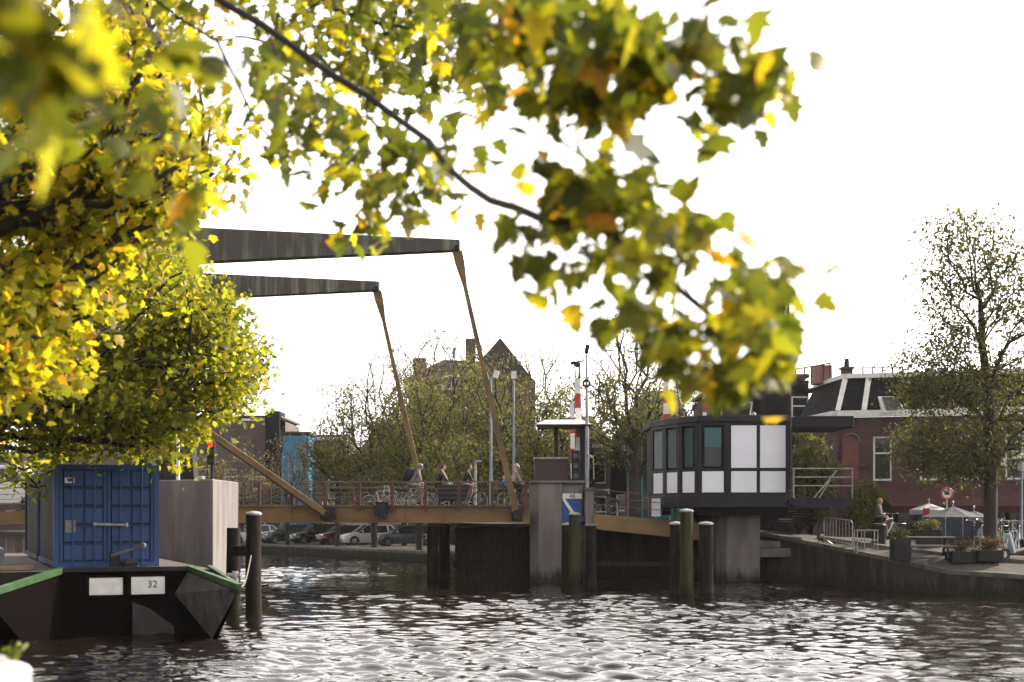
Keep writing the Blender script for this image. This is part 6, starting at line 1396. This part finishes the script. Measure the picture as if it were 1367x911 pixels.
# crowd barrier and rack
def barrier(label, px0, px1, D0_, D1_, hgt, bars, mat, feet=True, name='crowd_barrier', cat='barrier'):
    a = Vector((XD(px0, D0_), D0_, gz(XD(px0, D0_), D0_) + .06)); b = Vector((XD(px1, D1_), D1_, gz(XD(px1, D1_), D1_) + .06)); t = thing(name, label, cat, tuple(a))
    up = Vector((0, 0, hgt)); m = MB(); r = .022
    m.tube([a + Vector((0, 0, .1)), a + up * .93, a + up + (b - a) * .05, b + up - (b - a) * .05, b + up * .93, b + Vector((0, 0, .1))], r, 8); m.bar(a + Vector((0, 0, .14)), b + Vector((0, 0, .14)), .04); m.build('frame', mat, t)
    m = MB()
    for i in range(1, bars): p = a.lerp(b, i / bars); m.bar(p + Vector((0, 0, .14)), p + up, .018)
    m.build('bars', mat, t)
    n = Vector((-(b - a).y, (b - a).x, 0)).normalized() * .28
    for q in (a.lerp(b, .08), a.lerp(b, .92)):
        m = MB(); m.tube([q - n + Vector((0, 0, -.04)), q - n * .6 + Vector((0, 0, .03)), q + Vector((0, 0, .12)), q + n * .6 + Vector((0, 0, .03)), q + n + Vector((0, 0, -.04))], .018, 6); m.build('foot', mat, t)
barrier('grey crowd barrier standing on the sunlit quay right of the cabin', 1100, 1138, 57.6, 55.0, 1.05, 9, M['wire'])
x0 = XD(1143, 54.6); zc0 = gz(x0, 54.6)
rk = thing('metal_rack', 'open white metal frame rack beside the grey crowd barrier', 'rack', (x0, 54.6, zc0))
m = MB(); w_, d_, h_ = .78, .5, .84
for dx in (0, w_ * .35, w_):
    for dy in (0, d_): m.bar((x0 + dx, 54.4 + dy, zc0 - .05), (x0 + dx, 54.4 + dy, zc0 + h_), .035)
for zz in (h_, h_ * .55):
    for dy in (0, d_): m.bar((x0, 54.4 + dy, zc0 + zz), (x0 + w_, 54.4 + dy, zc0 + zz), .035)
    for dx in (0, w_): m.bar((x0 + dx, 54.4, zc0 + zz), (x0 + dx, 54.4 + d_, zc0 + zz), .035)
m.build('frame', M['pile_cap'], rk)
# lantern-like spot on the quay
x, y = XD(1096, 58.3), 58.3; z = gz(x, y)
fl = thing('quay_light', 'small round floodlight on a short stand at the left end of the crowd barrier', 'floodlight', (x, y, z)); m = MB(); m.bar((x - .15, y, z), (x, y, z + .25), .03); m.bar((x + .15, y, z), (x, y, z + .25), .03); m.bb(x - .1, x + .1, y, y + .15, z + .2, z + .4); m.build('stand', M['black'], fl)
m = MB(); m.ell((x, y - .02, z + .31), (.09, .05, .09)); m.build('lens', M['pile_cap'], fl, smooth=True)
# person on the quay with a bin
x, y = XD(1173, 57.5), 57.5; z = gz(x, y)
person('person in a grey blue hoodie and dark trousers standing behind the white rack', x, y, z, R(-20), stand_joints(), cl('grey_blue_cloth', (.10, .11, .15)), G_black, BLOND, scale=.97)
x, y = XD(1173, 56.0), 56.0; z = gz(x, y)
bn = thing('litter_bin', 'dark litter bin standing just in front of the person in the hoodie', 'bin', (x, y, z)); m = MB(); m.lathe([(.24, 0), (.27, .02), (.29, .78), (.30, .8), (.25, .88), (.02, .9)], (x, y, z - .02), 18); m.build('body', M['black'], bn, smooth=True)
m = MB(); m.torus((x, y, z + .80), .285, .018, 'Z', 20, 5); m.build('rim', M['steel_dark'], bn)
bicycle('bicycle parked right of the person in the hoodie', XD(1186, 58), 58, gz(XD(1186, 58), 58), R(50), M['chrome'])
# parasols
def parasol(label, px, D, r, zt_px, mat, closed=False, n=8):
    x = XD(px, D); z = gz(x, D); zt2 = CH + (688 - zt_px) * D / F; t = thing('parasol', label, 'parasol', (x, D, z), group='parasols on the cafe terrace')
    m = MB(); m.tube([(x, D, z), (x, D, zt2 + .12)], .03, 8); m.ell((x, D, zt2 + .14), (.05, .05, .07)); m.build('pole', M['wire'], t)
    m = MB(); vs = [(x, D, zt2)]; 
    for i in range(n): a = 2 * math.pi * i / n + .2; vs.append((x + r * math.cos(a), D + r * math.sin(a), zt2 - r * .34))
    lo = []
    for i in range(n): vs.append((vs[1 + i][0], vs[1 + i][1], zt2 - r * .34 - .2))
    for i in range(n): a = 2 * math.pi * (i + .5) / n + .2; vs.append((x + r * .5 * .93 * math.cos(a), D + r * .5 * .93 * math.sin(a), zt2 - r * .185))
    fs = []
    for i in range(n): j = (i + 1) % n; k = 1 + 2 * n + i; fs += [(0, 1 + i, k), (k, 1 + i, 1 + j), (0, k, 1 + j), (1 + i, 1 + n + i, 1 + n + j, 1 + j)]
    m.add(vs, fs); m.build('canopy', mat, t)
    m = MB()
    for i in range(n): m.bar((x, D, zt2 - .03), (vs[1 + i][0], vs[1 + i][1], vs[1 + i][2] - .02), .02)
    m.build('ribs', M['wire'], t)
    m = MB(); m.lathe([(.35, 0), (.35, .08), (.05, .1)], (x, D, z), 14); m.build('base', M['concrete_dark'], t)
parasol('open white parasol with a small finial near the red brown awning', 1240, 62, .85, 672, cl('white_canvas', (.42, .42, .43)))
parasol('large dark grey blue parasol in front of the white one', 1272, 58.5, 1.3, 676, cl('grey_blue_canvas', (.05, .057, .075)))
parasol('low grey blue parasol partly behind the quay tree trunk', 1300, 60, 1.0, 682, cl('slate_canvas', (.045, .05, .065)))
# terrace wind screens
tw = thing('terrace_screen', 'dark blue fabric wind screen below the grey parasols', 'wind screen', (XD(1270, 59), 59, 1.5))
m = MB(); z = 1.5
m.bb(XD(1241, 57), XD(1262, 57), 57.0, 57.05, z, z + 1.15); m.bb(XD(1263, 57), XD(1285, 57), 57.0, 57.05, z, z + 1.15); m.bb(XD(1286, 57), XD(1308, 57), 57.0, 57.05, z, z + 1.15); m.build('panel', cl('dark_blue_canvas', (.035, .045, .075)), tw)
m = MB()
for px in (1242.5, 1262.5, 1285.5, 1306.5): m.bar((XD(px, 57), 57.02, z - .1), (XD(px, 57), 57.02, z + 1.22), .04)
m.build('posts', M['wire'], tw)
# red bag / sign
x = XD(1237.5, 60); m = MB(); m.bb(x - .14, x + .14, 60, 60.12, 2.5, 3.1); tag(m.build('hanging_banner', M['red_paint'], bevel=.02), 'small red banner hanging under the white parasol', 'banner')
# road sign
x, D = XD(1264, 62), 62; z = gz(x, D); zc = CH + (688 - 659) * D / F
rs = thing('road_sign', 'round red ringed white road sign in front of the red brown awning', 'road sign', (x, D, z))
m = MB(); m.tube([(x, D, z), (x, D, zc + .3)], .035, 8); m.build('post', M['wire'], rs)
m = MB(); m.tube([(x, D - .06, zc), (x, D - .04, zc)], .27, 24); m.build('disc', M['white'], rs)
m = MB(); m.torus((x, D - .065, zc), .235, .035, 'Y', 28, 6); m.build('red_ring', M['red_paint'], rs)
m = MB(); m.bb(x - .12, x + .10, D - .07, D - .062, zc - .06, zc + .04); m.bb(x - .06, x + .06, D - .07, D - .062, zc + .04, zc + .08); m.build('symbol', M['black'], rs)
# lantern at right edge
x, D = XD(1364, 56), 56; z = gz(x, D); zc = CH + (688 - 612) * D / F
lt = thing('lantern_post', 'street lantern with pale conical shade at the right edge', 'street lamp', (x, D, z))
m = MB(); m.tube([(x, D, z), (x, D, zc - .2)], [.06, .04], 8); m.build('pole', M['grey_paint'], lt)
m = MB(); m.lathe([(.02, .2), (.10, .16), (.42, -.02), (.40, -.06), (.12, -.1), (.02, -.12)], (x, D, zc), 18); m.build('shade', M['pile_cap'], lt, smooth=True)
m = MB(); m.lathe([(.02, -.12), (.12, -.12), (.16, -.38), (.10, -.5), (.02, -.52)], (x, D, zc), 14); m.build('glass_bowl', M['white_panel'], lt, smooth=True)
m = MB(); x = XD(1327, 55); m.bb(x - .1, x + .1, 53.9, 53.95, CH + (688 - 622) * 54 / F, CH + (688 - 612) * 54 / F); tag(m.build('number_tag', M['white']), 'small white plate fixed to the trunk of the quay tree', 'plate')
# parked bikes right
rb_ = random.Random(9)
for i, (px, D, rz, lb) in enumerate(((1300, 55.5, 70, 'bicycle parked just left of the quay tree trunk'), (1312, 56.5, 60, 'bicycle half hidden behind the quay tree trunk'), (1338, 56, 75, 'bicycle parked first right of the quay tree trunk'), (1346, 57, 68, 'bicycle parked second right of the quay tree trunk'), (1354, 56.2, 80, 'bicycle parked third right of the quay tree trunk'), (1361, 57.2, 65, 'bicycle parked under the street lantern'), (1331, 58, 62, 'bicycle behind the first ones right of the tree trunk'))):
    x = XD(px, D); bicycle(lb, x, D, gz(x, D), R(rz), [F_blk, M['grey_paint'], F_sil][i % 3], group='bicycles parked on the right quay')
# scooter at the right edge
x, D = XD(1366, 50.8), 51.2; z = gz(x, D)
sct = thing('motor_scooter', 'dark scooter with pale blue front shield cut by the right edge', 'scooter', (x, D, z), R(200))
m = MB(); m.prism([(.35, -.16, .25), (.55, -.16, .95), (.47, -.16, 1.0), (.26, -.16, .3)], (0, .32, 0)); m.build('front_shield', pm('pale_blue_shield', (.45, .52, .60), (.35, .42, .5), .3, 4), sct, bevel=.02, world=False)
m = MB(); m.prism([(-.75, -.15, .5), (-.1, -.15, .35), (.3, -.15, .28), (.3, -.15, .2), (-.1, -.15, .18), (-.7, -.15, .3)], (0, .3, 0)); m.build('body', M['black'], sct, bevel=.03, world=False)
m = MB(); m.ell((-.42, 0, .72), (.38, .15, .09)); m.bb(-.65, -.15, -.13, .13, .48, .68); m.build('seat', M['black'], sct, smooth=True, world=False)
for sx in (-.6, .62): m = MB(); m.torus((sx, 0, .23), .17, .06, 'Y', 22, 8); m.build('wheel', M['tyre'], sct, smooth=True, world=False)
m = MB(); m.tube([(.62, 0, .23), (.45, 0, .95), (.4, 0, 1.05)], .025, 8); m.tube([(.36, -.3, 1.08), (.4, 0, 1.05), (.36, .3, 1.08)], .018, 8); m.build('handlebar', M['chrome'], sct, world=False)
# weed on the near quay
rng = np.random.default_rng(77); wx, wy = P(18, 880, 8.7).x, 8.7
wdm = thing('weed', 'small sunlit green sprig growing on the near quay behind the white bonnet', 'plant', (wx, wy, 1.2))
zt9 = P(0, 862, 8.7).z
stem = [(wx, wy, 1.2), (wx + .01, wy, 1.6), (wx - .01, wy, zt9 - .1), (wx + .02, wy, zt9)]
tips = [(wx + .02 + .012 * i, wy + rng.normal(0, .02), zt9 - .02 - .0 * i + .01 * math.sin(i)) for i in range(3)] + [(wx + rng.normal(0, .03), wy + rng.normal(0, .03), zt9 - rng.uniform(0, .25)) for i in range(10)]
nodes, par, ends = skeleton(stem, tips, rng, seg=.08); branch_mesh('stem', nodes, par, ends, M['bark'], wdm, .006, .0015, off=stem[0])
leaves('foliage', cluster(tips, 4, .02, rng), .045, oval_leaf(), leaf_mat('weed_leaves', [(0, (.09, .14, .02)), (1, (.2, .24, .05))], .5), wdm, rng, off=stem[0])

# cafe chairs and tables on the terrace
wood = pm('chair_wood', (.09, .05, .03), (.05, .03, .02), .6, 6)
def chair(label, px, D, rz):
    x = XD(px, D); t = thing('cafe_chair', label, 'chair', (x, D, gz(x, D)), rz, 'cafe chairs on the terrace')
    m = MB(); m.bb(-.21, .21, -.21, .21, .44, .47); m.build('seat', wood, t, world=False)
    for sx in (-.19, .19):
        m = MB(); m.bar((sx, .19, 0), (sx, .19, .44), .03); m.build('leg', M['black'], t, world=False)
        m = MB(); m.bar((sx, -.19, 0), (sx, -.22, .88), .03); m.build('leg', M['black'], t, world=False)
    m = MB(); m.bar((-.19, -.215, .82), (.19, -.215, .82), .02, .12); m.bar((-.19, -.21, .64), (.19, -.21, .64), .02, .06); m.build('backrest', wood, t, world=False)
def table(label, px, D):
    x = XD(px, D); t = thing('cafe_table', label, 'table', (x, D, gz(x, D)), 0, 'round cafe tables on the terrace')
    m = MB(); m.lathe([(.36, .72), (.37, .735), (.36, .75), (.02, .75)], (0, 0, 0), 20); m.build('tabletop', M['wire'], t, world=False)
    m = MB(); m.tube([(0, 0, .02), (0, 0, .72)], .03, 8); m.lathe([(.25, 0), (.25, .02), (.04, .05)], (0, 0, 0), 14); m.build('pedestal', M['black'], t, world=False)
chair('wooden cafe chair left of the tall planter', 1183, 60.5, R(20)); table('round cafe table behind the tall planter', 1198, 61); chair('wooden cafe chair behind the left bench end of the picnic table', 1212, 60.5, R(-60)); chair('wooden cafe chair under the left rim of the white parasol', 1226, 60, R(200))
table('round cafe table right of the quay tree trunk', 1334, 61); chair('wooden cafe chair between the tree trunk and the parked bicycles', 1326, 61.5, R(120)); chair('wooden cafe chair behind the parked bicycles', 1347, 61.5, R(40))
# mooring rope and tyre fender on the barge
m = MB(); a = P(313, 772, 32.9); b = P(335, 742, 40.2)
m.tube([a.lerp(b, i / 8) + Vector((0, 0, -.5 * math.sin(math.pi * i / 8))) for i in range(9)], .02, 6); tag(m.build('mooring_rope', cl('rope', (.22, .19, .14))), 'thin slack rope from the barge tip to the tall pile', 'rope')
# bolts and joint plates on the pier side of the girder
m = MB()
for i in range(26):
    x = -11 + i * .45; m.box((x, Y1 - .035, ZT - .12), (.045, .04, .045)); m.box((x, Y1 - .035, ZB + .10), (.045, .04, .045))
m.build('rivets', M['ochre'], br)

# ---------------- thin haze in the air ----------------
hzm = bpy.data.materials.new('haze'); hzm.use_nodes = True; n = hzm.node_tree.nodes; n.remove(n['Principled BSDF'])
pv = n.new('ShaderNodeVolumePrincipled'); pv.inputs['Color'].default_value = (.95, .93, .92, 1); pv.inputs['Density'].default_value = .00012; pv.inputs['Anisotropy'].default_value = .3
hzm.node_tree.links.new(pv.outputs[0], n['Material Output'].inputs['Volume'])
m = MB(); m.bb(-1900, 1900, -210, 3600, -3.0, 24); hz = m.build('haze', hzm); hz['kind'] = 'stuff'
